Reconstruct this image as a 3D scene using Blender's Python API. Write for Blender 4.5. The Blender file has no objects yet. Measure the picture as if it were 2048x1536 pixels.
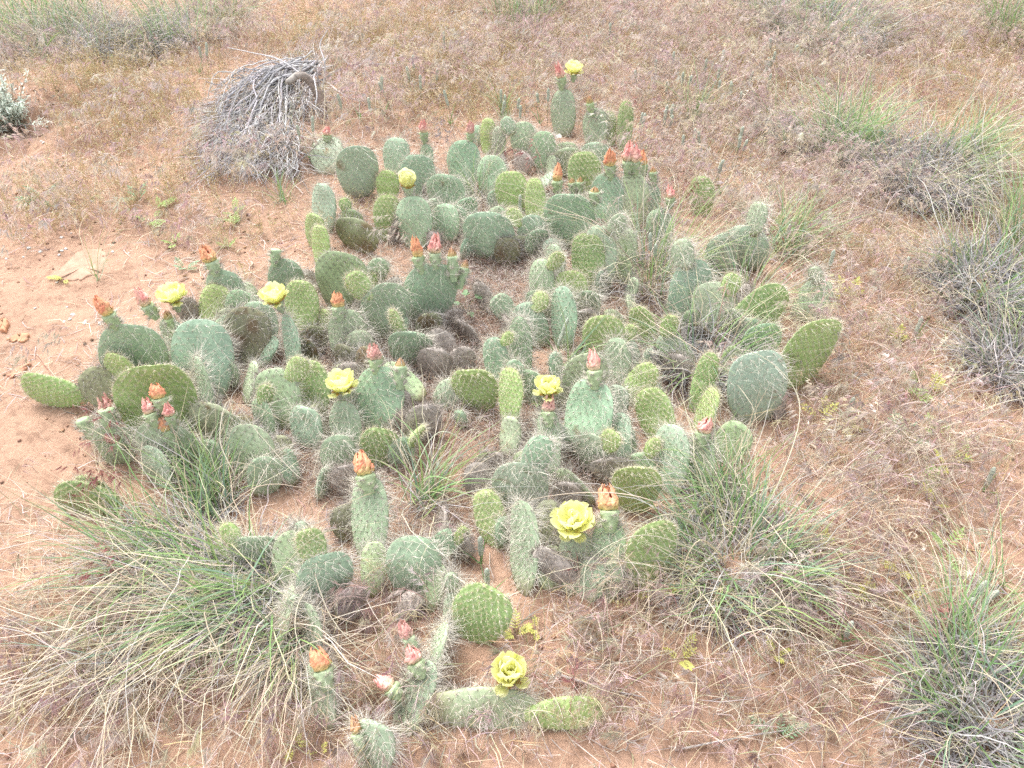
import bpy, math, random
import numpy as np
from mathutils import Matrix, Vector

rng = np.random.default_rng(7)
random.seed(7)
SC = bpy.context.scene
COL = SC.collection
PI = math.pi

# ------------------------------------------------------------------ camera, sky, sun, exposure
CAMH, PITCH, FPX = 1.40, math.radians(45.0), 1600.0
cam_d = bpy.data.cameras.new('camera')
cam = bpy.data.objects.new('camera', cam_d)
COL.objects.link(cam)
cam.location = (0, 0, CAMH)
cam.rotation_euler = (PI / 2 - PITCH, 0, 0)
cam_d.sensor_width = 36.0
cam_d.lens = 36.0 * FPX / 2048.0
cam_d.clip_start = 0.02
cam_d.clip_end = 400.0
SC.camera = cam

SUN_EL, SUN_AZ = math.radians(58.0), math.radians(-35.0)
world = bpy.data.worlds.new('World')
SC.world = world
world.use_nodes = True
wn = world.node_tree
wn.nodes.clear()
sky = wn.nodes.new('ShaderNodeTexSky')
sky.sky_type = 'NISHITA'
sky.sun_disc = False
sky.sun_elevation = SUN_EL
sky.sun_rotation = SUN_AZ
sky.air_density = 1.0
sky.dust_density = 4.0
sky.ozone_density = 0.6
hs = wn.nodes.new('ShaderNodeHueSaturation')
hs.inputs['Saturation'].default_value = 0.22          # a thin white overcast
bg = wn.nodes.new('ShaderNodeBackground')
bg.inputs['Strength'].default_value = 0.15
wo = wn.nodes.new('ShaderNodeOutputWorld')
wn.links.new(sky.outputs['Color'], hs.inputs['Color'])
wn.links.new(hs.outputs['Color'], bg.inputs['Color'])
wn.links.new(bg.outputs['Background'], wo.inputs['Surface'])

sun_d = bpy.data.lights.new('sun', 'SUN')
sun_d.energy = 1.0
sun_d.angle = math.radians(28)
sun_d.color = (1.0, 0.95, 0.88)
sun = bpy.data.objects.new('sun', sun_d)
COL.objects.link(sun)
sun.rotation_euler = (PI / 2 - SUN_EL, 0, -SUN_AZ + PI)

SC.view_settings.view_transform = 'Standard'
SC.view_settings.look = 'None'
SC.view_settings.exposure = 1.40
SC.view_settings.gamma = 1.0
SC.view_settings.use_curve_mapping = False
SC.cycles.max_bounces = 6
SC.cycles.diffuse_bounces = 3
SC.cycles.transmission_bounces = 3
SC.cycles.use_denoising = False

# ------------------------------------------------------------------ noise, terrain, pixel <-> ground
def _hash(ix, iy, iz, seed):
    h = (ix.astype(np.int64) * 374761393 + iy.astype(np.int64) * 668265263 + iz.astype(np.int64) * 2147483647 + seed * 974634777) & 0xFFFFFFFF
    h = ((h ^ (h >> 13)) * 1274126177) & 0xFFFFFFFF
    h = (h ^ (h >> 16)) & 0xFFFFFF
    return h / float(0xFFFFFF) * 2 - 1

def vn(x, y, z=None, seed=0):
    x = np.asarray(x, float); y = np.asarray(y, float)
    z = np.zeros_like(x) if z is None else np.asarray(z, float)
    ix, iy, iz = np.floor(x), np.floor(y), np.floor(z)
    fx, fy, fz = x - ix, y - iy, z - iz
    fx, fy, fz = [f * f * (3 - 2 * f) for f in (fx, fy, fz)]
    r = 0
    for a in (0, 1):
        for b in (0, 1):
            for c in (0, 1):
                w = (fx if a else 1 - fx) * (fy if b else 1 - fy) * (fz if c else 1 - fz)
                r = r + w * _hash(ix + a, iy + b, iz + c, seed)
    return r

CT, ST = math.cos(PITCH), math.sin(PITCH)

def ray(px, py):
    cx = (np.asarray(px, float) - 1024) / FPX
    cy = -(np.asarray(py, float) - 768) / FPX
    d = np.stack([cx, cy * ST + CT, cy * CT - ST], -1)
    return d

def proj(x, y, z=0.0):
    """ground point -> photograph pixel (only used to lay out where plants grow)"""
    dz = z - CAMH
    depth = y * CT - dz * ST
    up = y * ST + dz * CT
    depth = np.maximum(depth, 1e-3)
    return 1024 + FPX * x / depth, 768 - FPX * up / depth

PITS = []          # (x, y, r, depth)
def H0(x, y):
    h = 0.016 * vn(x / 0.9, y / 0.9, seed=3) + 0.008 * vn(x / 0.31, y / 0.31, seed=4) + 0.0040 * vn(x / 0.11, y / 0.11, seed=5)
    return h

def H(x, y):
    h = H0(x, y)
    for (cx, cy, r, d) in PITS:
        q = ((x - cx) ** 2 + ((y - cy) * 1.5) ** 2) / (r * r)
        h = h - d * np.exp(-q * q)
    return h

def G(px, py, h=0.0):
    """pixel -> world point h above the ground under it"""
    d = ray(px, py)
    z = 0.0
    for _ in range(6):
        t = (CAMH - z) / -d[..., 2]
        x, y = d[..., 0] * t, d[..., 1] * t
        z = H(x, y) + h
    return np.stack([x, y, z + 0 * x], -1)

_pits = []
for (px, py, r, d) in [(185, 288, .10, .045), (198, 312, .06, .03), (42, 245, .13, .05), (150, 225, .10, .03), (8, 295, .10, .05),
                       (880, 760, .07, .02), (1010, 540, .10, .03), (700, 900, .06, .015), (1330, 800, .08, .02),
                       (1050, 690, .08, .02), (60, 30, .2, .05), (1440, 1420, .05, .01), (390, 490, .05, .012), (1700, 760, .05, .015)]:
    g = G(px, py)
    _pits.append((float(g[0]), float(g[1]), r, d))
PITS.extend(_pits)
# low swells: the bank on the left, the pillow under the brush pile, the cactus hummock
for (px, py, r, d) in [(560, 250, .45, -.05), (130, 180, .30, -.04), (400, 380, .3, -.02), (1000, 650, .8, -.02), (250, 1000, .3, .02), (1720, 560, .3, -.02)]:
    g = G(px, py)
    PITS.append((float(g[0]), float(g[1]), r, d))

# ------------------------------------------------------------------ materials
def attr_mat(name, rough=0.7, transl=0.0, spec=0.3, grain=0.0, gscale=60.0, bump=0.0, sheen=0.0):
    m = bpy.data.materials.new(name)
    m.use_nodes = True
    nt = m.node_tree
    nt.nodes.clear()
    out = nt.nodes.new('ShaderNodeOutputMaterial')
    at = nt.nodes.new('ShaderNodeAttribute')
    at.attribute_name = 'Col'
    p = nt.nodes.new('ShaderNodeBsdfPrincipled')
    p.inputs['Roughness'].default_value = rough
    p.inputs['Specular IOR Level'].default_value = spec
    if sheen:
        p.inputs['Sheen Weight'].default_value = sheen
    src = at.outputs['Color']
    tc = nt.nodes.new('ShaderNodeTexCoord')
    if grain:
        n = nt.nodes.new('ShaderNodeTexNoise')
        n.inputs['Scale'].default_value = gscale
        n.inputs['Detail'].default_value = 6
        nt.links.new(tc.outputs['Object'], n.inputs['Vector'])
        mr = nt.nodes.new('ShaderNodeMapRange')
        mr.inputs['From Min'].default_value = 0.3
        mr.inputs['From Max'].default_value = 0.7
        mr.inputs['To Min'].default_value = 1 - grain
        mr.inputs['To Max'].default_value = 1 + grain
        nt.links.new(n.outputs['Fac'], mr.inputs['Value'])
        mx = nt.nodes.new('ShaderNodeMix')
        mx.data_type = 'RGBA'
        mx.blend_type = 'MULTIPLY'
        mx.inputs['Factor'].default_value = 1
        nt.links.new(src, mx.inputs['A'])
        nt.links.new(mr.outputs['Result'], mx.inputs['B'])
        src = mx.outputs['Result']
        if bump:
            b = nt.nodes.new('ShaderNodeBump')
            b.inputs['Strength'].default_value = bump
            b.inputs['Distance'].default_value = 0.002
            nt.links.new(n.outputs['Fac'], b.inputs['Height'])
            nt.links.new(b.outputs['Normal'], p.inputs['Normal'])
    nt.links.new(src, p.inputs['Base Color'])
    if transl:
        tr = nt.nodes.new('ShaderNodeBsdfTranslucent')
        nt.links.new(src, tr.inputs['Color'])
        ms = nt.nodes.new('ShaderNodeMixShader')
        ms.inputs['Fac'].default_value = transl
        nt.links.new(p.outputs['BSDF'], ms.inputs[1])
        nt.links.new(tr.outputs['BSDF'], ms.inputs[2])
        nt.links.new(ms.outputs['Shader'], out.inputs['Surface'])
    else:
        nt.links.new(p.outputs['BSDF'], out.inputs['Surface'])
    return m

M_BLADE = attr_mat('grass_blade', 0.55, 0.30, 0.25)
M_DRY = attr_mat('dry_straw', 0.65, 0.25, 0.25)
M_PAD = attr_mat('cactus_skin', 0.50, 0.0, 0.35, 0.16, 140.0, 0.35)
M_SPINE = attr_mat('cactus_spine', 0.45, 0.15, 0.4)
M_PETAL = attr_mat('petal', 0.55, 0.45, 0.2, 0.05, 90)
M_WILT = attr_mat('wilted_petal', 0.6, 0.15, 0.25, 0.22, 260, 0.5)
M_WOOD = attr_mat('weathered_wood', 0.85, 0.0, 0.15, 0.35, 90, 0.6)
M_LEAF = attr_mat('soft_leaf', 0.6, 0.3, 0.25)
M_STONE = attr_mat('sandstone', 0.85, 0.0, 0.2, 0.18, 45, 0.8)
M_CRUMB = attr_mat('soil_crumb', 0.95, 0.0, 0.1)

def soil_material():
    m = bpy.data.materials.new('red_sand')
    m.use_nodes = True
    nt = m.node_tree
    nt.nodes.clear()
    N = nt.nodes.new; Lk = nt.links.new
    out = N('ShaderNodeOutputMaterial'); p = N('ShaderNodeBsdfPrincipled')
    p.inputs['Roughness'].default_value = 0.95
    p.inputs['Specular IOR Level'].default_value = 0.12
    Lk(p.outputs['BSDF'], out.inputs['Surface'])
    tc = N('ShaderNodeTexCoord')
    at = N('ShaderNodeAttribute'); at.attribute_name = 'Col'
    def noise(scale, detail=6, rough=0.6, dist=0.0):
        n = N('ShaderNodeTexNoise')
        n.inputs['Scale'].default_value = scale; n.inputs['Detail'].default_value = detail
        n.inputs['Roughness'].default_value = rough; n.inputs['Distortion'].default_value = dist
        Lk(tc.outputs['Object'], n.inputs['Vector'])
        return n.outputs['Fac']
    def rampf(src, a, b, lo, hi):
        r = N('ShaderNodeMapRange')
        r.inputs['From Min'].default_value = a; r.inputs['From Max'].default_value = b
        r.inputs['To Min'].default_value = lo; r.inputs['To Max'].default_value = hi
        Lk(src, r.inputs['Value'])
        return r.outputs['Result']
    def mix(fac, a, b, mode='MIX'):
        x = N('ShaderNodeMix'); x.data_type = 'RGBA'; x.blend_type = mode
        if isinstance(fac, float): x.inputs['Factor'].default_value = fac
        else: Lk(fac, x.inputs['Factor'])
        for k, v in (('A', a), ('B', b)):
            if isinstance(v, tuple): x.inputs[k].default_value = v
            else: Lk(v, x.inputs[k])
        return x.outputs['Result']
    c = at.outputs['Color']
    c = mix(rampf(noise(9, 5), .45, .7, 0.0, 0.5), c, (0.44, 0.29, 0.21, 1))
    c = mix(rampf(noise(24, 8, .7, .3), .50, .64, 0.0, 0.75), c, (0.175, 0.105, 0.075, 1))
    c = mix(rampf(noise(75, 6, .7), .50, .68, 0.0, 0.6), c, (0.21, 0.14, 0.105, 1))
    c = mix(rampf(noise(420, 3, .6), .35, .65, 0.0, 0.5), c, (0.42, 0.27, 0.19, 1))
    Lk(c, p.inputs['Base Color'])
    b1 = N('ShaderNodeBump'); b1.inputs['Strength'].default_value = 0.7; b1.inputs['Distance'].default_value = 0.011
    b2 = N('ShaderNodeBump'); b2.inputs['Strength'].default_value = 0.6; b2.inputs['Distance'].default_value = 0.0015
    Lk(noise(38, 9, .68, .2), b1.inputs['Height'])
    Lk(noise(350, 4, .6), b2.inputs['Height'])
    Lk(b1.outputs['Normal'], b2.inputs['Normal'])
    Lk(b2.outputs['Normal'], p.inputs['Normal'])
    return m
M_SOIL = soil_material()

# ------------------------------------------------------------------ mesh buffers
class Buf:
    def __init__(s):
        s.v, s.c, s.f3, s.f4, s.m3, s.m4, s.n = [], [], [], [], [], [], 0
    def add(s, v, c, f3=None, f4=None, mat=0):
        v = np.asarray(v, np.float64).reshape(-1, 3)
        c = np.asarray(c, np.float64)
        if c.ndim == 1: c = np.tile(c[None, :3], (len(v), 1))
        c = c.reshape(-1, 3)
        s.v.append(v); s.c.append(c)
        if f3 is not None and len(f3):
            f3 = np.asarray(f3).reshape(-1, 3) + s.n
            s.f3.append(f3); s.m3.append(np.full(len(f3), mat))
        if f4 is not None and len(f4):
            f4 = np.asarray(f4).reshape(-1, 4) + s.n
            s.f4.append(f4); s.m4.append(np.full(len(f4), mat))
        s.n += len(v)
    def mesh(s, name, mats, origin=(0, 0, 0), smooth=False):
        V = np.concatenate(s.v) - np.asarray(origin)[None]
        C = np.clip(np.concatenate(s.c), 0, 1)
        f3 = np.concatenate(s.f3) if s.f3 else np.zeros((0, 3), int)
        f4 = np.concatenate(s.f4) if s.f4 else np.zeros((0, 4), int)
        m3 = np.concatenate(s.m3) if s.m3 else np.zeros(0, int)
        m4 = np.concatenate(s.m4) if s.m4 else np.zeros(0, int)
        me = bpy.data.meshes.new(name)
        me.vertices.add(len(V))
        me.vertices.foreach_set('co', V.astype(np.float32).ravel())
        loops = np.concatenate([f3.ravel(), f4.ravel()]).astype(np.int32)
        me.loops.add(len(loops))
        me.loops.foreach_set('vertex_index', loops)
        nf = len(f3) + len(f4)
        me.polygons.add(nf)
        st = np.concatenate([np.arange(len(f3)) * 3, len(f3) * 3 + np.arange(len(f4)) * 4]).astype(np.int32)
        me.polygons.foreach_set('loop_start', st)
        me.polygons.foreach_set('material_index', np.concatenate([m3, m4]).astype(np.int32))
        me.polygons.foreach_set('use_smooth', np.full(nf, bool(smooth)))
        me.update(calc_edges=True)
        a = me.color_attributes.new('Col', 'FLOAT_COLOR', 'POINT')
        a.data.foreach_set('color', np.concatenate([C, np.ones((len(C), 1))], 1).astype(np.float32).ravel())
        for m in (mats if isinstance(mats, (list, tuple)) else [mats]):
            me.materials.append(m)
        return me

ORG = {}
def tag(o, label=None, cat=None, group=None, kind=None):
    if label: o['label'] = label
    if cat: o['category'] = cat
    if group: o['group'] = group
    if kind: o['kind'] = kind
    return o

def empty(name, loc, label, cat, group=None):
    o = bpy.data.objects.new(name, None)
    COL.objects.link(o)
    o.empty_display_size = 0.02
    o.location = loc
    ORG[o.name] = np.array(loc, float)
    return tag(o, label, cat, group)

def put(name, buf, mats, parent=None, origin=None, smooth=False, kind=None):
    """link a buffer (world coordinates) as one mesh object; its origin is set relative to its parent's"""
    po = ORG[parent.name] if parent else np.zeros(3)
    origin = po if origin is None else np.asarray(origin, float)
    me = buf.mesh(name, mats, origin, smooth)
    o = bpy.data.objects.new(name, me)
    COL.objects.link(o)
    if parent: o.parent = parent
    o.location = origin - po
    ORG[o.name] = origin
    if kind: o['kind'] = kind
    return o

def inst(name, me, parent, mat_local, kind=None):
    o = bpy.data.objects.new(name, me)
    COL.objects.link(o)
    if parent: o.parent = parent
    o.matrix_local = mat_local
    return o

# ------------------------------------------------------------------ shape generators
def nrm(a):
    return a / np.maximum(np.linalg.norm(a, axis=-1, keepdims=True), 1e-9)

def blades(buf, base, az, L, W, th0, th1, cb, ct=None, nseg=6, curl=0.0, power=1.0, twist=0.0, tip=0.12, ground=True, mat=0, wob=0.0):
    n = len(base)
    f = lambda a: np.broadcast_to(np.asarray(a, float), (n,))
    az, L, W, th0, th1, curl, twist = map(f, (az, L, W, th0, th1, curl, twist))
    s = np.linspace(0, 1, nseg + 1)
    sm = (s[1:] + s[:-1]) / 2
    th = th0[:, None] + (th1 - th0)[:, None] * sm[None] ** power
    a = az[:, None] + curl[:, None] * sm[None]
    if wob:
        a = a + rng.normal(0, wob, a.shape); th = th + rng.normal(0, wob * .6, th.shape)
    d = np.stack([np.sin(th) * np.cos(a), np.sin(th) * np.sin(a), np.cos(th)], -1)
    P = np.concatenate([np.zeros((n, 1, 3)), np.cumsum(d * (L / nseg)[:, None, None], 1)], 1) + base[:, None, :]
    dd = np.concatenate([d[:, :1], (d[:, 1:] + d[:, :-1]) / 2, d[:, -1:]], 1)
    aa = az[:, None] + curl[:, None] * s[None]
    side = np.stack([-np.sin(aa), np.cos(aa), 0 * aa], -1)
    up = np.cross(dd, side)
    tw = twist[:, None] * (0.4 + s[None])
    side = side * np.cos(tw)[..., None] + up * np.sin(tw)[..., None]
    w = W[:, None] * 0.5 * (1 - (1 - tip) * s[None] ** 1.6) * (0.75 + 0.25 * np.minimum(1, s[None] * 5))
    A, B = P - side * w[..., None], P + side * w[..., None]
    V = np.stack([A, B], 2)                         # n, k, 2, 3
    if ground:
        g = H(V[..., 0], V[..., 1]) + 0.0015 + 0.003 * rng.random((n, 1, 1))
        V[..., 2] = np.maximum(V[..., 2], g)
    k = nseg + 1
    idx = np.arange(n * k * 2).reshape(n, k, 2)
    q = np.stack([idx[:, :-1, 0], idx[:, :-1, 1], idx[:, 1:, 1], idx[:, 1:, 0]], -1).reshape(-1, 4)
    cb = np.broadcast_to(np.asarray(cb, float), (n, 3))
    ct = cb if ct is None else np.broadcast_to(np.asarray(ct, float), (n, 3))
    c = cb[:, None, None] * (1 - s[None, :, None, None]) + ct[:, None, None] * s[None, :, None, None]
    c = np.broadcast_to(c, (n, k, 2, 3))
    buf.add(V, c, f4=q, mat=mat)
    return P

def spikes(buf, p, d, L, r, cb, ct=None, mat=0):
    """three-sided needles"""
    n = len(p)
    if n == 0: return
    d = nrm(d)
    L = np.broadcast_to(np.asarray(L, float), (n,)); r = np.broadcast_to(np.asarray(r, float), (n,))
    ref = np.where(np.abs(d[:, 2:3]) < 0.9, np.array([[0, 0, 1.]]), np.array([[1., 0, 0]]))
    u = nrm(np.cross(d, ref)); v = np.cross(d, u)
    V = np.zeros((n, 4, 3))
    for k in range(3):
        a = 2 * PI * k / 3
        V[:, k] = p + (u * math.cos(a) + v * math.sin(a)) * r[:, None]
    V[:, 3] = p + d * L[:, None]
    i = np.arange(n)[:, None] * 4
    f = np.stack([np.concatenate([i + a, i + b, i + 3], 1) for a, b in ((0, 1), (1, 2), (2, 0))], 1).reshape(-1, 3)
    cb = np.broadcast_to(np.asarray(cb, float), (n, 3)); ct = cb if ct is None else np.broadcast_to(np.asarray(ct, float), (n, 3))
    c = np.stack([cb, cb, cb, ct], 1)
    buf.add(V, c, f3=f, mat=mat)

def tube(buf, pts, rad, col, k=6, mat=0, col2=None, cap=True):
    P = np.asarray(pts, float); n = len(P)
    rad = np.broadcast_to(np.asarray(rad, float), (n,))
    T = nrm(np.gradient(P, axis=0))
    ref = np.array([0.3, 0.2, 1.0]) if abs(T[0, 2]) < .9 else np.array([1.0, 0, .1])
    U = nrm(np.cross(T, ref)); W_ = np.cross(T, U)
    a = np.linspace(0, 2 * PI, k, endpoint=False)
    V = P[:, None] + (U[:, None] * np.cos(a)[None, :, None] + W_[:, None] * np.sin(a)[None, :, None]) * rad[:, None, None]
    idx = np.arange(n * k).reshape(n, k)
    j = np.roll(idx, -1, 1)
    q = np.stack([idx[:-1], j[:-1], j[1:], idx[1:]], -1).reshape(-1, 4)
    col = np.asarray(col, float)
    c = np.tile(col, (n * k, 1)) if col2 is None else (col[None, None] * (1 - np.linspace(0, 1, n))[:, None, None] + np.asarray(col2)[None, None] * np.linspace(0, 1, n)[:, None, None]).repeat(k, 1).reshape(-1, 3)
    buf.add(V, c, f4=q, f3=[[idx[-1, 0], idx[-1, i], idx[-1, i + 1]] for i in range(1, k - 1)] if cap else None, mat=mat)

def smooth_path(pts, m=5):
    P = np.asarray(pts, float)
    if len(P) < 3: return P
    out = []
    Q = np.vstack([2 * P[0] - P[1], P, 2 * P[-1] - P[-2]])
    for i in range(1, len(Q) - 2):
        for t in np.linspace(0, 1, m, endpoint=False):
            a, b, c, d = Q[i - 1], Q[i], Q[i + 1], Q[i + 2]
            out.append(.5 * ((2 * b) + (c - a) * t + (2 * a - 5 * b + 4 * c - d) * t * t + (3 * b - a - 3 * c + d) * t ** 3))
    out.append(P[-1])
    return np.array(out)

def jit(c, n, s=0.12, hue=0.04):
    """n individually varied versions of a colour"""
    c = np.asarray(c, float)
    return np.clip(c[None] * (1 + rng.normal(0, s, (n, 1))) * (1 + rng.normal(0, hue, (n, 3))), 0.004, 1)

def pick(cols, n, s=0.12, hue=0.04, p=None):
    cols = np.asarray(cols, float)
    k = rng.choice(len(cols), n, p=p)
    return np.clip(cols[k] * (1 + rng.normal(0, s, (n, 1))) * (1 + rng.normal(0, hue, (n, 3))), 0.004, 1)

# colours of the things themselves (linear)
GREEN = [(0.20, 0.36, 0.13), (0.26, 0.41, 0.19), (0.25, 0.38, 0.27), (0.33, 0.46, 0.18)]
STRAW = [(0.62, 0.55, 0.40), (0.54, 0.46, 0.33), (0.68, 0.62, 0.49), (0.48, 0.40, 0.30)]
GREY = [(0.46, 0.43, 0.41), (0.36, 0.335, 0.33), (0.55, 0.52, 0.49)]
PINK = [(0.62, 0.48, 0.45), (0.57, 0.45, 0.45), (0.67, 0.58, 0.54), (0.70, 0.60, 0.53), (0.52, 0.38, 0.37)]
RED = [(0.40, 0.17, 0.16), (0.34, 0.15, 0.15), (0.46, 0.25, 0.22)]
COOL = [(0.40, 0.385, 0.40), (0.30, 0.285, 0.30), (0.50, 0.48, 0.48), (0.22, 0.20, 0.21)]
GOLD = [(0.56, 0.42, 0.24), (0.50, 0.36, 0.21), (0.60, 0.50, 0.30), (0.44, 0.33, 0.19)]

# ------------------------------------------------------------------ density maps, in ground space through the layout picture
def blobs(x, y, lst):
    px, py = proj(x, y)
    r = np.zeros_like(px)
    for (cx, cy, rx, ry, a) in lst:
        r += a * np.exp(-(((px - cx) / rx) ** 2 + ((py - cy) / ry) ** 2))
    return r

CACTUS_ZONE = [(420, 720, 230, 150, 1.0), (700, 700, 220, 190, 1.0), (950, 420, 300, 100, 1.0), (1150, 700, 260, 200, 1.0), (1450, 650, 170, 120, .8),
               (1250, 980, 170, 130, .8), (650, 900, 260, 120, .8), (1100, 290, 130, 60, .6)]
BARE = [(80, 900, 130, 90, 1.0), (60, 640, 150, 90, .9), (160, 530, 110, 60, .8), (200, 980, 90, 60, .7), (1010, 1140, 90, 60, .9), (950, 1310, 60, 60, 1.),
        (800, 530, 60, 40, .8), (900, 920, 130, 50, .9), (1100, 1490, 110, 40, .5), (1880, 1080, 130, 70, .5), (1900, 1200, 120, 60, .3),
        (370, 100, 90, 50, .4), (280, 330, 60, 60, .3), (520, 410, 100, 40, .5), (560, 60, 80, 40, .3), (90, 300, 80, 50, .4), (1250, 250, 50, 30, .5), (820, 1280, 60, 60, .5), (880, 1230, 60, 60, .5)]
DUFF = [(880, 770, 130, 110, 1.0), (1060, 900, 130, 80, .6), (920, 620, 120, 60, .7), (1000, 540, 90, 60, .7), (700, 940, 110, 60, .8), (640, 700, 90, 80, .6),
        (900, 1060, 90, 60, .6), (1180, 950, 120, 60, .6), (450, 700, 100, 60, .4), (1330, 760, 120, 80, .5), (960, 450, 260, 80, .5), (1300, 640, 90, 60, .5)]
DARKEARTH = [(1700, 900, 140, 70, .9), (1850, 900, 160, 80, .7), (1830, 1080, 110, 40, .8), (1620, 1200, 90, 60, .5), (1250, 1260, 160, 60, .6), (1560, 1410, 80, 50, .7), (1430, 1410, 60, 60, .9), (1900, 1060, 100, 60, .5), (60, 260, 140, 60, .7), (350, 480, 90, 40, .5),
             (1480, 1240, 90, 120, .4), (400, 1270, 160, 90, .5), (620, 900, 60, 60, .4), (1800, 430, 120, 90, .3)]

# ------------------------------------------------------------------ ground
def axis_coords(lo, hi, step, far_lo, far_hi):
    core = np.arange(lo, hi + step, step)
    out, s, x = [], step, core[-1]
    while x < far_hi:
        s *= 1.35; x += s; out.append(x)
    up = np.array(out)
    out, s, x = [], step, core[0]
    while x > far_lo:
        s *= 1.35; x -= s; out.append(x)
    return np.concatenate([np.array(out)[::-1], core, up])

gx = axis_coords(-2.7, 2.7, 0.0145, -150, 150)
gy = axis_coords(0.25, 4.5, 0.0145, -150, 150)
X, Y = np.meshgrid(gx, gy)
near = ((np.abs(X) < 4) & (Y > -.6) & (Y < 6)).astype(float)
Z = H(X, Y)
cl = vn(X / .045, Y / .045, seed=21); cl2 = vn(X / .021, Y / .021, seed=22)
rough_z = np.clip(vn(X / .4, Y / .4, seed=23) + .35 + 0.8 * blobs(X, Y, DUFF) + blobs(X, Y, DARKEARTH) - .3 * blobs(X, Y, BARE), 0.15, 1.4)
Z = Z + near * rough_z * (0.0085 * np.maximum(cl, -.3) + 0.0042 * cl2)
far = np.sqrt(X ** 2 + Y ** 2)
Z = Z + np.where(far > 8, 0.25 * vn(X / 14, Y / 14, seed=30) * np.clip((far - 8) / 10, 0, 1), 0)
duff = np.clip(blobs(X, Y, DUFF), 0, 1)[..., None] * near[..., None]
dark = np.clip(blobs(X, Y, DARKEARTH) * (0.6 + .8 * vn(X / .07, Y / .07, seed=24)), 0, 1)[..., None] * near[..., None]
litter = np.clip(1 - blobs(X, Y, BARE), 0, 1)[..., None]
soil = np.array([0.43, 0.277, 0.20])
cg = soil[None, None] * (1 + 0.13 * vn(X / .5, Y / .5, seed=25)[..., None] + .08 * vn(X / .06, Y / .06, seed=26)[..., None])
cg = cg * (1 - .55 * duff) + np.array([0.30, 0.235, 0.20]) * .55 * duff
cg = cg * (1 - .16 * litter) + np.array([0.36, 0.25, 0.18]) * .16 * litter
cg = cg * (1 - .6 * dark) + np.array([0.17, 0.115, 0.09]) * .6 * dark
b = Buf()
idx = np.arange(X.size).reshape(X.shape)
b.add(np.stack([X, Y, Z], -1), cg.reshape(-1, 3), f4=np.stack([idx[:-1, :-1], idx[:-1, 1:], idx[1:, 1:], idx[1:, :-1]], -1))
put('ground', b, M_SOIL, smooth=True)['kind'] = 'structure'

# ------------------------------------------------------------------ scattering
def scatter(n, dens, xr=(-3.2, 3.2), yr=(0.15, 5.2), over=6):
    xs, ys, got = [], [], 0
    for _ in range(60):
        x = rng.uniform(xr[0], xr[1], 60000); y = rng.uniform(yr[0], yr[1], 60000)
        keep = (np.abs(x) < 0.72 * y + 0.75)
        x, y = x[keep], y[keep]
        k = rng.random(len(x)) < dens(x, y)
        xs.append(x[k]); ys.append(y[k]); got += k.sum()
        if got >= n: break
    x, y = np.concatenate(xs)[:n], np.concatenate(ys)[:n]
    return np.stack([x, y, H(x, y)], -1)

def near_blob(lst):
    return lambda x, y: blobs(x, y, lst)

# soil crumbs
def crumbs(name, n, dens, r0, r1, cols, label, kind='stuff'):
    P = scatter(n, dens)
    n = len(P)
    b = Buf()
    o = np.array([(1, 0, 0), (-.9, .1, 0), (.1, 1, 0), (0, -1, .1), (0, .1, 1), (.1, 0, -1)], float)
    V = o[None] * (1 + rng.normal(0, .25, (n, 6, 1)))
    a = rng.uniform(0, 2 * PI, n)
    c, s = np.cos(a)[:, None], np.sin(a)[:, None]
    V = np.stack([V[..., 0] * c - V[..., 1] * s, V[..., 0] * s + V[..., 1] * c, V[..., 2] * .6], -1)
    r = r0 + (r1 - r0) * rng.random(n) ** 3
    V = V * r[:, None, None] + P[:, None]
    V[..., 2] += (r * .25)[:, None]
    i = np.arange(n)[:, None] * 6
    T = [(0, 2, 4), (2, 1, 4), (1, 3, 4), (3, 0, 4), (2, 0, 5), (1, 2, 5), (3, 1, 5), (0, 3, 5)]
    f = np.stack([np.concatenate([i + t[0], i + t[1], i + t[2]], 1) for t in T], 1)
    b.add(V, np.repeat(pick(cols, n, .15, .04), 6, 0), f3=f)
    o = put(name, b, M_CRUMB, smooth=True)
    tag(o, label, 'soil crumbs', kind='stuff')
crumbs('soil_crumbs', 15000, lambda x, y: np.clip(.35 + .5 * vn(x / .2, y / .2, seed=41) + .6 * blobs(x, y, DARKEARTH) + .6 * blobs(x, y, DUFF), 0.06, 1),
       .0012, .0075, [(.40, .24, .16), (.30, .18, .13), (.22, .14, .10), (.46, .30, .20)], 'loose red brown crumbs and clods of soil strewn over the sand')

# ------------------------------------------------------------------ flat straw litter, curled fragments
def litter_mass():
    b = Buf()
    P = scatter(72000, lambda x, y: np.clip(.75 - .9 * blobs(x, y, BARE) + .3 * vn(x / .25, y / .25, seed=51) - .25 * blobs(x, y, CACTUS_ZONE), .03, 1))
    n = len(P)
    P[:, 2] += .001 + .012 * rng.random(n) ** 2
    blades(b, P, rng.uniform(0, 2 * PI, n), rng.uniform(.012, .080, n), rng.uniform(.0009, .0026, n), rng.uniform(1.15, 1.6, n), rng.uniform(1.5, 2.0, n),
           pick(STRAW + PINK + GREY[:2] + [(.30, .20, .16), (.24, .16, .13)], n, .2, .05), nseg=2, curl=rng.normal(0, 1.1, n), twist=rng.uniform(-.6, .6, n))
    o = put('straw_litter', b, M_DRY)
    tag(o, 'bleached straw and broken grass stems lying over the red soil', 'litter', kind='stuff')
litter_mass()

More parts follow.
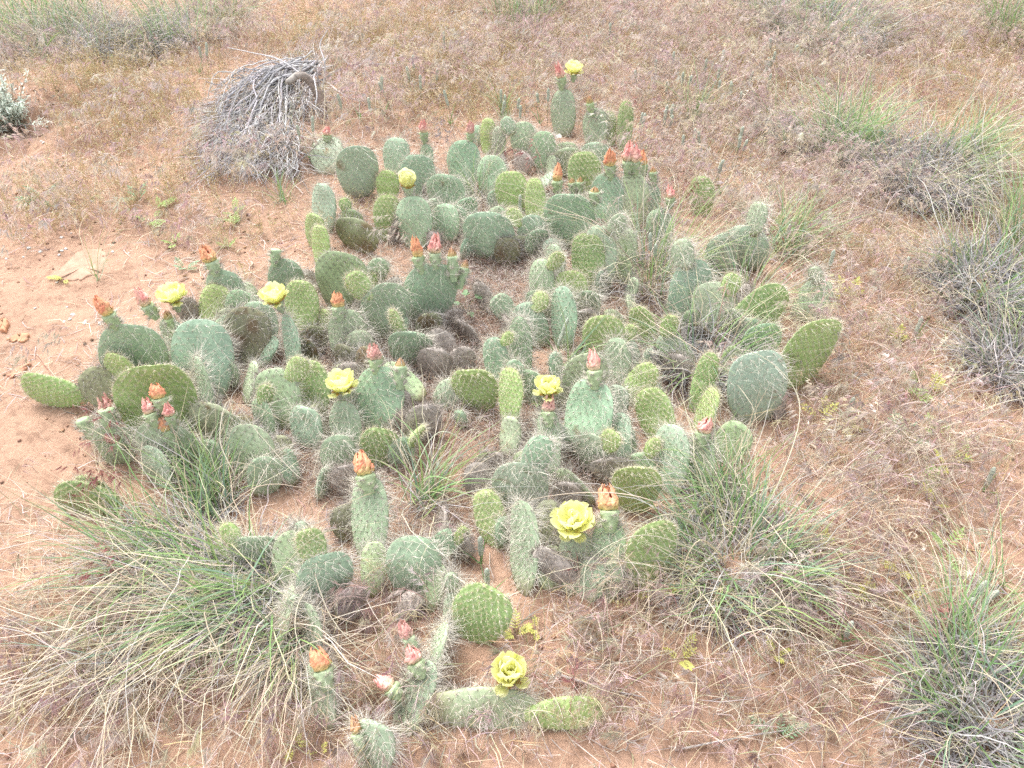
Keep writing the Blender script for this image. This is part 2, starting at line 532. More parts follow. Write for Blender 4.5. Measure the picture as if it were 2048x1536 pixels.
def duff_mass():
    b = Buf()
    P = scatter(36000, lambda x, y: np.clip(1.3 * blobs(x, y, DUFF), 0, 1))
    n = len(P)
    P[:, 2] += .034 * rng.random(n) ** 1.5
    blades(b, P, rng.uniform(0, 2 * PI, n), rng.uniform(.008, .042, n), rng.uniform(.0008, .0020, n), rng.uniform(.5, 1.7, n), rng.uniform(1.3, 2.4, n),
           pick([(.42, .37, .34), (.34, .28, .25), (.26, .20, .17), (.50, .45, .41), (.30, .20, .15)], n, .18, .04), nseg=2, curl=rng.normal(0, 1.0, n), twist=rng.uniform(-1, 1, n))
    o = put('spine_litter', b, M_DRY)
    tag(o, 'grey mat of shed spines and rotted fibre between the cactus pads', 'litter', kind='stuff')
duff_mass()

# ------------------------------------------------------------------ cheatgrass: thin stems with drooping awned heads
def brome(b, P, h, az, cols_stem, cols_head, nsp=7, naw=6, awn=.022, droop=(1.3, 2.4), th0=(.0, .45), spread=.22, wawn=.0009):
    n = len(P)
    if n == 0: return
    t0 = rng.uniform(th0[0], th0[1], n); t1 = rng.uniform(droop[0], droop[1], n)
    cs = pick(cols_stem, n, .12, .04)
    pts = blades(b, P, az, h, .0011, t0, t1, cs, nseg=7, power=2.2, curl=rng.normal(0, .35, n), tip=.5, twist=rng.uniform(-.5, .5, n))
    ch = pick(cols_head, n, .13, .04)
    # spikelets hang along the last part of the stem
    k = np.tile(np.linspace(.62, 1.0, nsp)[None], (n, 1)) + rng.uniform(-.03, .03, (n, nsp))
    k = np.clip(k, 0, 1) * 7
    i0 = np.clip(np.floor(k).astype(int), 0, 6); fr = (k - i0)[..., None]
    ar = np.arange(n)[:, None]
    base = pts[ar, i0] * (1 - fr) + pts[ar, i0 + 1] * fr
    a = az[:, None] + rng.normal(0, .8, (n, nsp))
    th = rng.uniform(1.9, 2.85, (n, nsp))
    pd = np.stack([np.sin(th) * np.cos(a), np.sin(th) * np.sin(a), np.cos(th)], -1)
    ped = base + pd * rng.uniform(.002, .012, (n, nsp, 1))
    ped[..., 2] = np.maximum(ped[..., 2], H(ped[..., 0], ped[..., 1]) + .003)
    base2 = np.repeat(ped.reshape(-1, 3), naw, 0)
    m = n * nsp * naw
    a2 = np.repeat(a.ravel(), naw) + rng.normal(0, spread * 1.6, m); t2 = np.repeat(th.ravel(), naw) + rng.normal(0, spread, m)
    d2 = np.stack([np.sin(t2) * np.cos(a2), np.sin(t2) * np.sin(a2), np.cos(t2)], -1)
    L = awn * rng.uniform(.55, 1.25, m)
    tipp = base2 + d2 * L[:, None]
    tipp[:, 2] = np.maximum(tipp[:, 2], H(tipp[:, 0], tipp[:, 1]) + .002)
    side = nrm(np.cross(d2, np.stack([np.cos(a2 + 1.3), np.sin(a2 + 1.3), 0.3 + 0 * a2], -1))) * (wawn * .5)
    mid = base2 * .62 + tipp * .38
    V = np.stack([base2 - side, tipp, base2 * .8 + tipp * .2 + side], 1)
    i = np.arange(m)[:, None] * 3
    q = np.concatenate([i, i + 1, i + 2], 1)
    c = np.repeat(ch, nsp * naw, 0)
    c = np.clip(c * (1 + rng.normal(0, .15, (m, 1))), 0, 1)
    ct = np.clip(c * 1.25 + .05, 0, 1)
    b.add(V, np.stack([c * .9, ct, c], 1), f3=q)

BROME_D = [(1750, 100, 500, 160, 1.0), (1600, 430, 330, 160, 1.0), (1250, 120, 350, 130, .9), (950, 80, 300, 120, .6), (1350, 1300, 380, 170, .9), (1750, 1400, 280, 120, 1.0), (1850, 950, 260, 200, .7), (1600, 1250, 200, 150, 1.0), (1150, 1330, 200, 120, .6), (620, 290, 50, 50, .8), (230, 260, 180, 110, .4), (430, 470, 120, 70, .4), (80, 420, 130, 60, .5), (70, 700, 90, 60, .25), (60, 1000, 80, 60, .3), (1650, 800, 120, 120, .7), (300, 1400, 260, 120, .6),
           (620, 1380, 330, 150, .8), (150, 1330, 250, 160, .9), (130, 60, 250, 90, .7), (620, 280, 160, 90, .8), (1450, 300, 230, 130, .8), (700, 180, 140, 90, .5),
           (100, 450, 130, 110, .45), (200, 760, 60, 60, .3), (1700, 720, 160, 100, .6), (1950, 900, 150, 120, .4), (780, 1220, 150, 80, .8), (450, 90, 150, 60, .4), (850, 1500, 300, 50, .6), (1250, 1150, 160, 70, .7), (500, 330, 90, 120, .5)]
BUSH = [(1965, 560, 100, 90, 1), (2010, 740, 80, 70, 1), (1840, 330, 90, 60, 1), (1590, 260, 60, 40, 1), (1650, 40, 90, 50, 1), (1980, 1420, 110, 90, 1), (520, 220, 100, 90, 1.3), (1460, 1080, 100, 120, .8), (90, 40, 150, 60, .8), (260, 60, 90, 50, .8)]
def brome_density(x, y):
    return np.clip(.12 + blobs(x, y, BROME_D) * (.62 + .9 * vn(x / .18, y / .18, seed=61)) - .85 * blobs(x, y, BARE) - .75 * blobs(x, y, CACTUS_ZONE) - .95 * blobs(x, y, BUSH), .0, 1)
b = Buf()
P = scatter(15000, brome_density)
px, py = proj(P[:, 0], P[:, 1])
far_ = (y_ := P[:, 1]) > 2.4
hh = rng.uniform(.05, .23, len(P)) * np.where(py > 1150, .7, 1.0)
az = rng.normal(-1.2, 1.4, len(P))
HEADC = [PINK[0], PINK[2], PINK[3], PINK[1], (.60, .53, .49), (.56, .48, .41), PINK[4], STRAW[0], STRAW[2], (.66, .58, .52)]
near_ = py > 1050
brome(b, P[~near_], hh[~near_], az[~near_], PINK[:3] + STRAW[:2], HEADC, nsp=6, naw=5, awn=.027, wawn=.0021)
brome(b, P[near_], hh[near_] * .8, az[near_], PINK[:3] + STRAW[:2], HEADC, nsp=8, naw=6, awn=.026, wawn=.0017, droop=(1.5, 2.6))
tag(put('cheatgrass', b, M_DRY), 'thin dry cheatgrass with drooping pinkish tan heads covering the slope', 'cheatgrass', kind='stuff')

# thin upright dry grass stems (the hazy straw fuzz of the slope)
b = Buf()
P = scatter(38000, lambda x, y: np.clip(.12 + .8 * blobs(x, y, BROME_D) - .85 * blobs(x, y, BARE) - .7 * blobs(x, y, CACTUS_ZONE), 0, 1), over=7)
n = len(P)
blades(b, P, rng.normal(-.4, 1.5, n), rng.uniform(.03, .15, n), rng.uniform(.0009, .0021, n), rng.uniform(.1, .9, n), rng.uniform(.5, 1.9, n),
       pick([STRAW[0], STRAW[1], PINK[0], PINK[2], GOLD[0], (.33, .36, .22), (.50, .47, .40)], n, .15, .05), nseg=3, curl=rng.normal(0, .5, n), twist=rng.uniform(-1, 1, n))
P = scatter(800, lambda x, y: np.clip(blobs(x, y, BROME_D) * .8 - .8 * blobs(x, y, BARE) - .3 * blobs(x, y, CACTUS_ZONE), 0, 1))
n = len(P)
blades(b, P, rng.normal(-.3, 1.6, n), rng.uniform(.12, .34, n), rng.uniform(.0012, .0021, n), rng.uniform(.3, 1.2, n), rng.uniform(1.2, 2.3, n),
       pick([STRAW[0], STRAW[2], (.72, .67, .56), PINK[3]], n, .08, .03), nseg=9, curl=rng.normal(0, .8, n), twist=rng.uniform(-1, 1, n), wob=.06)
tag(put('dry_grass', b, M_DRY), 'fine dry grass stems standing thinly among the cheatgrass', 'dry grass', kind='stuff')

# frothy golden dry mustard with little round pods
MUST_D = [(240, 170, 150, 70, 1.0), (280, 270, 110, 60, .8), (920, 190, 130, 70, 1.0), (820, 90, 170, 60, .8), (1130, 90, 150, 60, .5), (1900, 130, 130, 80, .8), (1400, 240, 120, 60, .5),
          (1960, 330, 100, 90, .7), (330, 400, 150, 50, .5), (100, 420, 120, 70, .5), (620, 80, 100, 40, .7), (1700, 520, 90, 60, .35), (480, 620, 60, 50, .2), (1500, 120, 200, 80, .5),
          (720, 470, 50, 30, .5), (1850, 560, 120, 90, .35), (1330, 1210, 70, 60, .3), (180, 1380, 120, 50, .25), (540, 470, 90, 40, .35)]
def mustard():
    b = Buf()
    P = scatter(3600, lambda x, y: np.clip(1.1 * blobs(x, y, MUST_D) - .2 * blobs(x, y, BARE), 0, 1), over=40)
    n = len(P)
    nst = 4
    B0 = np.repeat(P, nst, 0); m = len(B0)
    az = rng.uniform(0, 2 * PI, m)
    h = rng.uniform(.035, .11, m)
    cs = pick(GOLD, m, .12, .04)
    pts = blades(b, B0, az, h, .0011, rng.uniform(.05, .5, m), rng.uniform(.1, .9, m), cs, nseg=3, curl=rng.normal(0, .4, m), tip=.4, wob=.12)
    # pods on short side branches
    npod = 9
    k = rng.uniform(.8, 3, (m, npod)); i0 = np.clip(np.floor(k).astype(int), 0, 2); fr = (k - i0)[..., None]
    ar = np.arange(m)[:, None]
    q = pts[ar, i0] * (1 - fr) + pts[ar, np.minimum(i0 + 1, 3)] * fr
    d = nrm(rng.normal(0, 1, (m, npod, 3)) + np.array([0, 0, .6]))
    e = (q + d * rng.uniform(.003, .014, (m, npod, 1))).reshape(-1, 3)
    K = len(e)
    u = nrm(rng.normal(0, 1, (K, 3))); w = nrm(np.cross(u, rng.normal(0, 1, (K, 3))))
    s = rng.uniform(.0016, .0034, K)[:, None]
    V = np.stack([e - u * s, e + u * s, e + w * s * 1.3], 1)
    i = np.arange(K)[:, None] * 3
    b.add(V, np.repeat(pick([(.55, .46, .28), (.48, .36, .20), (.60, .53, .36), (.42, .40, .18)], K, .14, .04), 3, 0), f3=np.concatenate([i, i + 1, i + 2], 1))
    tag(put('dry_mustard', b, M_DRY), 'frothy golden dry mustard stems bearing tiny round pods', 'dry mustard', kind='stuff')
mustard()

# ------------------------------------------------------------------ grass tussocks, each a thing of its own
def tussock(px, py, R, Hh, ng, nd, nc, az0, azs, label, gl=1.0, dl=1.0, gtilt=(.15, .9), dtilt=(.3, 1.0), wide=.0030, group='grass tussocks', arcs=(), grey=False):
    c = G(px, py)
    t = empty('grass_tussock', c, label, 'grass tussock', group)
    def bases(n, rr):
        a = rng.uniform(0, 2 * PI, n); r = rr * np.sqrt(rng.random(n))
        x, y = c[0] + r * np.cos(a), c[1] + r * np.sin(a)
        return np.stack([x, y, H(x, y) - .003], -1), a
    def azim(n, a):
        z = rng.normal(az0, azs, n) if azs < 3 else a + rng.normal(0, .6, n)
        return z
    nc = int(nc * (1.6 if grey else 1.35))
    if grey: nd = int(nd * .7)
    wf = 1.5 if grey else 1.0
    if nc:       # dead curled grey base
        b = Buf()
        B0, a = bases(nc, R)
        blades(b, B0, azim(nc, a) + rng.normal(0, .9, nc), rng.uniform(.4, 1.1, nc) * Hh * .85, rng.uniform(.0011, .0027, nc) * wf, rng.uniform(.1, .9, nc), rng.uniform(1.2, 3.6, nc),
               pick(COOL + COOL[:3] + GREY[:2] if grey else GREY + COOL + STRAW[1:3], nc, .16, .03), nseg=5, curl=rng.normal(0, 1.6, nc), twist=rng.uniform(-.8, .8, nc), power=1.2, wob=.2)
        put('dead_thatch', b, M_DRY, t, kind='stuff')
    if nd:       # pale dry blades, arching outwards
        b = Buf()
        B0, a = bases(nd, R * .8)
        cb = pick(STRAW + GREY[2:], nd, .12, .03)
        blades(b, B0, azim(nd, a), rng.uniform(.5, 1.3, nd) * Hh * 1.5 * dl, rng.uniform(.0011, .0024, nd), rng.uniform(dtilt[0], dtilt[1], nd), rng.uniform(1.1, 2.3, nd),
               cb * .9, cb * 1.1, nseg=8, curl=rng.normal(0, .6, nd), twist=rng.uniform(-.7, .7, nd), power=1.3, wob=.13)
        put('dry_blades', b, M_DRY, t, kind='stuff')
    if ng:
        b = Buf()
        B0, a = bases(ng, R * .75)
        cb = pick(GREEN, ng, .12, .05)
        ct = cb * .7 + np.array([.30, .32, .16]) * .3
        blades(b, B0, azim(ng, a), rng.uniform(.45, 1.15, ng) * Hh * 1.25 * gl, rng.uniform(.55, 1.15, ng) * wide, rng.uniform(gtilt[0], gtilt[1], ng), rng.uniform(.8, 1.9, ng),
               cb, ct, nseg=8, wob=.05, curl=rng.normal(0, .45, ng), twist=rng.uniform(-.6, .6, ng), power=1.4, tip=.05)
        put('green_blades', b, M_BLADE, t, kind='stuff')
    for arc in arcs:   # single long bent stems that stand out
        pts = smooth_path([G(x, y, h) for (x, y, h) in arc], 6)
        b = Buf()
        n = len(pts)
        w = np.linspace(.0016, .0006, n)
        tube(b, pts, w * .8, jit((.60, .54, .42), 1)[0], 4)
        put('long_stem', b, M_DRY, t, smooth=True)
    return t

D = math.radians
tussock(500, 1195, .11, .21, 190, 230, 620, D(205), .8, 'large sprawling grass tussock fanning pale blades over the lower left corner', gl=.95, dl=1.1, gtilt=(.4, 1.25), dtilt=(.7, 1.4), wide=.0050,
        arcs=[[(640, 1150, .06), (596, 1210, .10), (600, 1290, .09), (680, 1330, .05)], [(625, 1135, .10), (660, 1230, .10), (720, 1300, .09), (790, 1340, .07), (870, 1375, .05)],
              [(480, 1200, .02), (330, 1060, .12), (180, 1040, .13), (0, 1075, .08)], [(520, 1190, .02), (620, 1080, .16), (700, 1060, .12), (705, 1110, .05)]])
tussock(340, 1120, .11, .21, 110, 170, 380, D(190), .9, 'grass tussock with flattened straw blades reaching the left edge above the sprawling one', gl=1.1, dl=1.2, gtilt=(.4, 1.3), dtilt=(.7, 1.4), wide=.0040,
        arcs=[[(380, 1090, .03), (500, 980, .14), (600, 975, .14), (660, 1010, .06)]])
tussock(430, 1010, .07, .17, 95, 60, 120, D(110), 1.0, 'upright bright green grass clump behind the sprawling tussock', gl=1.0, gtilt=(.0, .55), wide=.0045,
        arcs=[[(430, 1010, .01), (455, 900, .10), (445, 830, .16), (500, 810, .16), (580, 850, .13)], [(440, 1010, .01), (470, 960, .12), (440, 880, .18), (460, 800, .20), (520, 870, .14), (610, 960, .10), (640, 900, .12)]])
tussock(260, 1300, .09, .19, 10, 90, 160, D(225), .8, 'straw coloured grass clump with long pale blades at the lower left', dl=1.3, dtilt=(.8, 1.4))
tussock(600, 1290, .05, .16, 40, 140, 160, D(250), .7, 'grey dead grass clump hanging below the spiny narrow pads', dl=1.1, dtilt=(.6, 1.3))
tussock(1470, 1130, .15, .165, 210, 150, 900, 0, 9, 'big mixed green and grey tussock right of the lower yellow flower', gl=1.0, dl=1.1, wide=.0042, gtilt=(.1, 1.0),
        arcs=[[(1420, 1060, .05), (1330, 1030, .20), (1240, 1080, .18), (1150, 1170, .10), (1125, 1245, .03)], [(1400, 1060, .05), (1300, 1000, .22), (1180, 985, .16), (1060, 1000, .12), (960, 1040, .10), (900, 1025, .09)],
              [(1500, 1080, .05), (1640, 1010, .16), (1760, 960, .12), (1980, 920, .03)], [(1480, 1100, .05), (1560, 960, .22), (1600, 820, .22), (1560, 740, .25), (1480, 700, .25), (1430, 760, .2)],
              [(1450, 1120, .05), (1400, 1080, .20), (1365, 1150, .14), (1380, 1260, .04)], [(1490, 1120, .05), (1560, 1180, .14), (1590, 1300, .08), (1620, 1480, .02)], [(1440, 1120, .05), (1290, 1070, .18), (1180, 1120, .12), (1165, 1200, .1), (1130, 1240, .03)]])
tussock(1450, 1000, .07, .17, 90, 80, 140, D(150), 1.2, 'smaller green clump just above the big mixed tussock', wide=.0040)
tussock(1985, 1440, .13, .2, 170, 170, 620, 0, 9, 'grey matted tussock with green shoots in the lower right corner', grey=True, wide=.0040, gl=1.1)
tussock(1900, 1300, .05, .18, 60, 90, 40, D(60), 1.2, 'thin straw and green clump just above the lower right corner tussock')
tussock(1965, 585, .15, .23, 170, 260, 800, 0, 9, 'large grey matted tussock at the right edge level with the young bright pad', grey=True, gl=1.0)
tussock(2020, 740, .11, .19, 80, 180, 560, 0, 9, 'grey dead tussock hanging down at the right edge below the large one', grey=True)
tussock(2030, 480, .10, .28, 110, 80, 60, D(160), 1.2, 'tall green grass clump behind the large grey tussock', gl=1.1, gtilt=(.1, .7))
tussock(1840, 365, .18, .27, 70, 150, 1000, 0, 9, 'round grey tussock with curled blades right of the slope centre', grey=True)
tussock(1690, 310, .14, .24, 220, 120, 160, D(80), 1.4, 'loose green tussock left of the round grey one', gl=1.1, wide=.0042, gtilt=(.1, .8),
        arcs=[[(1700, 320, .02), (1800, 190, .15), (1920, 150, .18), (2040, 210, .1)], [(1700, 330, .02), (1830, 270, .15), (2030, 180, .12)]])
tussock(1930, 330, .10, .24, 130, 60, 80, D(20), 1.2, 'green tussock behind and right of the round grey one', wide=.0042)
tussock(1590, 280, .13, .18, 50, 120, 480, 0, 9, 'small grey tussock between cactus and the loose green tussock', grey=True)
tussock(1650, 70, .28, .30, 140, 200, 900, 0, 9, 'grey tussock at the top edge of the slope', grey=True, wide=.004)
tussock(1530, 40, .14, .24, 100, 80, 160, 0, 9, 'greenish tussock left of the grey one at the top edge')
tussock(2020, 70, .18, .3, 200, 60, 80, 0, 9, 'fresh green tussock in the upper right corner', wide=.005, gl=1.1)
tussock(1300, 560, .12, .24, 110, 130, 240, 0, 9, 'tall wispy tussock growing through the middle of the cactus patch', wide=.0032, gtilt=(.0, .7), dtilt=(.1, .8),
        arcs=[[(1290, 560, .02), (1200, 450, .2), (1100, 420, .16), (1000, 380, .1)], [(1310, 560, .02), (1330, 470, .25), (1420, 480, .2), (1545, 500, .1)]])
tussock(1400, 730, .10, .18, 70, 90, 340, 0, 9, 'grey curly tussock among the pads below the wispy one', grey=True, wide=.0038,
        arcs=[[(1330, 640, .12), (1240, 700, .12), (1290, 750, .08), (1320, 790, .04)], [(1500, 770, .08), (1380, 690, .16), (1300, 640, .12), (1260, 600, .1)]])
tussock(1560, 500, .10, .18, 110, 60, 60, D(40), 1.3, 'low green clump right of the pale rear pads', wide=.0038)
tussock(1480, 620, .08, .18, 90, 120, 100, 0, 9, 'mixed clump of curled straw blades between the right hand pads')
tussock(380, 60, .26, .26, 140, 130, 520, 0, 9, 'green and grey tussock at the top edge left of the brush pile', wide=.004)
tussock(260, 95, .24, .26, 90, 110, 700, D(-20), 1.3, 'grey dry tussock beside the top left tussock', grey=True)
tussock(90, 80, .34, .34, 190, 200, 900, D(120), 1.5, 'large green tussock in the upper left corner', wide=.0045)
tussock(460, 15, .18, .22, 120, 60, 60, 0, 9, 'green clump at the top edge above the brush pile')
tussock(1040, 60, .14, .28, 120, 60, 30, D(90), 2.0, 'faint green clump at the top edge above the top flower', gtilt=(.0, .5))
tussock(1090, 20, .15, .28, 90, 60, 30, D(90), 2.0, 'pale green clump right beside the one above the top flower', gtilt=(.0, .5))
tussock(1390, 250, .05, .2, 40, 25, 40, D(100), 1.6, 'narrow green tuft on bare soil right of the top flower', gtilt=(.0, .4))
tussock(570, 405, .03, .12, 26, 14, 0, D(90), 1.6, 'small green tuft on sand below the brush pile', gtilt=(.1, .8))
tussock(195, 562, .012, .15, 9, 5, 0, D(120), 1.2, 'few thin green blades growing beside the flat stone', gtilt=(.2, 1.0), wide=.0026)
tussock(850, 1000, .05, .18, 40, 45, 30, D(60), 1.3, 'thin clump with broad green blades in the bare hollow of the patch', wide=.0045,
        arcs=[[(870, 1050, .02), (900, 950, .08), (940, 860, .16), (1000, 890, .1)], [(800, 1010, .02), (860, 880, .14), (910, 870, .14), (970, 930, .04)]])
tussock(960, 400, .04, .18, 14, 20, 24, D(90), 1.5, 'bleached curling blades rising among the rear pads', gtilt=(.0, .4), dtilt=(.0, .5))
tussock(1010, 240, .03, .16, 30, 10, 0, D(100), 1.6, 'short green tuft left of the top flower', gtilt=(.1, .7))
tussock(1130, 740, .02, .14, 8, 4, 0, D(60), .7, 'pair of blue green blades beside the middle yellow flower', wide=.006, gtilt=(.1, .8))
tussock(1990, 1180, .04, .2, 20, 60, 10, D(200), 1.0, 'wisps of long pale stems lying over sand at the right edge', dtilt=(.8, 1.4), dl=1.3)

# ------------------------------------------------------------------ individual drooping brome stalks that stand out
def brome_stalk(px, py, h, az, col, label, n=3):
    c = G(px, py)
    t = empty('brome_stalk', c, label, 'grass stalk', 'drooping brome stalks')
    b = Buf()
    P = np.repeat(c[None], n, 0) + rng.normal(0, .008, (n, 3)) * [1, 1, 0]
    P[:, 2] = H(P[:, 0], P[:, 1])
    brome(b, P, np.full(n, h) * rng.uniform(.85, 1.1, n), az + rng.normal(0, .35, n), RED[1:] + PINK[:1], col, nsp=9, naw=8, awn=.027, droop=(1.9, 2.6), th0=(.0, .3), spread=.11, wawn=.0014)
    put('seed_heads', b, M_DRY, t, kind='stuff')
HEADS = [(300, 960, .27, D(170), RED, 'red brown brome drooping in front of the leftmost young pad'),
         (330, 1010, .24, D(185), RED, 'purplish brome heads hanging over bare sand left of the hairy pads'),
         (300, 1200, .20, D(160), RED, 'dark red brome head above the sprawling grass tussock'),
         (190, 1080, .17, D(120), RED, 'brome stalk with a dark head beside the lower left pad'),
         (900, 400, .30, D(110), [PINK[1], (.40, .33, .34)], 'long purple grey brome stalk leaning over the rear pads'),
         (1090, 430, .28, D(120), RED + PINK[:1], 'reddish brome stalk crossing the rear bright green pads'),
         (1350, 470, .22, D(70), RED, 'dark red brome bunch right of the rear pads'),
         (1200, 520, .17, D(90), RED, 'thin red brome spikes above the arched pad in the middle'),
         (1560, 560, .24, D(100), RED + PINK, 'red brome bunch behind the right hand pads'),
         (1420, 690, .22, D(80), PINK, 'pink brome head brushing the pale right hand pad'),
         (1420, 780, .16, D(90), PINK[:2], 'faded brome head covering the narrow pad by the curly tussock'),
         (1290, 300, .2, D(60), RED, 'dark red brome tuft behind the top right buds'),
         (850, 520, .2, D(170), PINK[2:4], 'pale brome head lying on the rear left pads'),
         (1860, 1340, .15, D(100), RED, 'red brome stalk at the lower right near the corner tussock'),
         (1680, 1310, .14, D(110), PINK[:2], 'dusky brome stalk on bare sand at the lower right'),
         (1130, 1450, .13, D(80), RED, 'red brown brome heads in front of the lowest young pad'),
         (1150, 1190, .12, D(110), RED, 'red brome spikes hanging beneath the large lower flower'),
         (760, 1230, .14, D(200), PINK, 'pinkish brome heads below the round blue green pads'),
         (880, 1240, .13, D(160), PINK[:3], 'pinkish brome heads draped over the small slanted pad'),
         (1560, 1180, .14, D(-60), PINK[2:4], 'silvery brome head beside the big mixed tussock'),
         (1350, 1240, .12, D(150), PINK[2:4], 'silvery brome heads below the lower right young pad'),
         (1060, 1380, .11, D(150), [PINK[1], (.36, .31, .26)], 'grey brome head across the lowest yellow flower'),
         (180, 700, .14, D(200), PINK, 'small brome bunch on sand left of the blue green pads'),
         (100, 740, .12, D(160), PINK[2:4], 'pale brome wisp on bare sand at the left')]
for (px, py, h, a, c, lab) in HEADS:
    brome_stalk(px, py, h, a, c, lab)

# ------------------------------------------------------------------ dead shrub (the grey brush pile)
def dead_shrub():
    base = G(640, 200, 0.0)
    t = empty('dead_shrub', base, 'fan of bleached grey dead branches fallen down the slope', 'dead shrub')
    gcol = [(.46, .45, .46), (.38, .37, .385), (.53, .52, .52), (.30, .29, .30)]
    # root stump, arching
    b = Buf()
    tube(b, smooth_path([G(650, 240, -.01), G(642, 200, .04), G(622, 165, .09), G(600, 150, .13), G(575, 165, .13)], 5), np.linspace(.02, .010, 21), (.22, .15, .12), 8, col2=(.36, .33, .30))
    put('trunk', b, M_WOOD, t, smooth=True)
    top = G(612, 135, .055)
    for k in range(84):
        f = rng.random()
        ex = rng.uniform(415, 600) if f < .45 else rng.uniform(405, 470)
        ey = 345 - (ex - 400) * .10 + rng.uniform(-50, 8)
        if ex < 470: ey = rng.uniform(185, 345)
        e = G(ex, ey, rng.uniform(.0, .04))
        s0 = top + rng.normal(0, .035, 3) * [1.2, 1, .5]
        mid1 = s0 * .66 + e * .34 + np.array([-.03, 0, .02]) + rng.normal(0, .02, 3)
        mid2 = s0 * .33 + e * .67 + np.array([-.02, 0, .022]) + rng.normal(0, .022, 3)
        pts = smooth_path([s0, mid1, mid2, e], 5)
        pts = pts + rng.normal(0, .0025, pts.shape)
        b = Buf()
        r0 = rng.uniform(.0022, .0050)
        c0 = pick(gcol, 1, .1, .02)[0]
        tube(b, pts, np.linspace(r0, r0 * .35, len(pts)), c0, 5)
        for j in range(4):        # side twigs belong to their branch
            i = rng.integers(3, len(pts) - 2)
            dr = nrm(pts[i + 1] - pts[i - 1]) + rng.normal(0, .55, 3)
            q = pts[i] + nrm(dr) * rng.uniform(.03, .12)
            q[2] = max(q[2], float(H(q[0], q[1])) + .003)
            m = (pts[i] + q) / 2 + rng.normal(0, .006, 3)
            tube(b, smooth_path([pts[i], m, q], 3), np.linspace(r0 * .5, r0 * .2, 7), c0 * rng.uniform(.85, 1.12), 4)
        put('branch', b, M_WOOD, t, smooth=True)
    for arc in ([(645, 190, .03), (650, 130, .16), (640, 90, .2), (655, 60, .24)], [(640, 190, .03), (632, 140, .15), (615, 130, .17), (570, 135, .13)], [(618, 160, .1), (560, 120, .13), (500, 105, .13), (455, 95, .1)],
                ([(628, 155, .1), (634, 190, .09), (632, 215, .06), (645, 235, .02)])):
        b = Buf()
        pts = smooth_path([G(*a) for a in arc], 6)
        tube(b, pts, np.linspace(.0030, .0012, len(pts)), gcol[0], 5)
        put('branch', b, M_WOOD, t, smooth=True)
    # mass of finer twigs too many to tell apart
    b = Buf()
    n = 2600
    a = rng.random(n)
    ex = 412 + 235 * rng.random(n)
    ey = 110 + 240 * rng.random(n)
    ok = (ey > 108 + (625 - ex) * .50) & (ey < 345) & ((ex < 600) | (ey < 230))
    ex, ey = ex[ok], ey[ok]
    P = G(ex, ey, .0)
    P[:, 2] += rng.uniform(.0, .035, len(P)) * np.clip((ex - 400) / 120, .2, 1)
    dirv = nrm(P - top[None])
    azv = np.arctan2(dirv[:, 1], dirv[:, 0]) + rng.normal(0, .4, len(P))
    m = len(P)
    blades(b, P, azv, rng.uniform(.05, .17, m), rng.uniform(.0014, .0034, m), rng.uniform(1.1, 1.6, m), rng.uniform(1.5, 2.1, m), pick(gcol, m, .14, .02), nseg=5, curl=rng.normal(0, .5, m),
           twist=rng.uniform(-1, 1, m), wob=.15, tip=.4)
    put('fine_twigs', b, M_WOOD, t, kind='stuff')
dead_shrub()

def twig(pts, r, label, subs=5):
    c = G(pts[0][0], pts[0][1])
    t = empty('fallen_branch', c, label, 'dead branch', 'grey fallen branches')
    P = smooth_path([G(*p) for p in pts], 6)
    b = Buf(); col = pick(GREY, 1, .08, .02)[0]
    tube(b, P, np.linspace(r, r * .4, len(P)), col, 6)
    put('stem', b, M_WOOD, t, smooth=True)
    for j in range(subs):
        i = int(rng.integers(2, len(P) - 1))
        dr = nrm(P[min(i + 1, len(P) - 1)] - P[i - 1]) + rng.normal(0, .7, 3) * [1, 1, .4]
        q = P[i] + nrm(dr) * rng.uniform(.05, .13); q[2] = max(q[2], float(H(q[0], q[1])) + .002)
        b = Buf(); tube(b, smooth_path([P[i], (P[i] + q) / 2 + rng.normal(0, .008, 3), q], 3), np.linspace(r * .5, r * .2, 7), col, 5)
        put('side_twig', b, M_WOOD, t, smooth=True)
twig([(690, 160, .02), (720, 130, .06), (750, 128, .06), (790, 130, .04)], .0045, 'forked grey branch lying right of the brush pile', 8)
twig([(655, 165, .02), (680, 185, .04), (710, 200, .03), (735, 200, .01)], .004, 'short twisted grey twig right of the brush pile root', 6)
twig([(575, 350, .01), (600, 320, .02), (625, 300, .02)], .004, 'slim grey stick on the ground below the brush pile', 2)
twig([(430, 330, .01), (460, 300, .03), (480, 330, .02)], .004, 'crooked grey twig at the lower edge of the brush pile', 5)
twig([(1350, 1500, .004), (1480, 1475, .01), (1640, 1450, .006)], .0022, 'long grey stick lying along the bottom edge', 2)
twig([(1120, 1350, .004), (1200, 1375, .006), (1290, 1395, .004)], .0028, 'weathered grey stick on the dry grass below the patch', 1)
twig([(1740, 860, .002), (1690, 850, .006), (1640, 830, .01)], .0022, 'thin grey stick on dark soil at the right', 2)

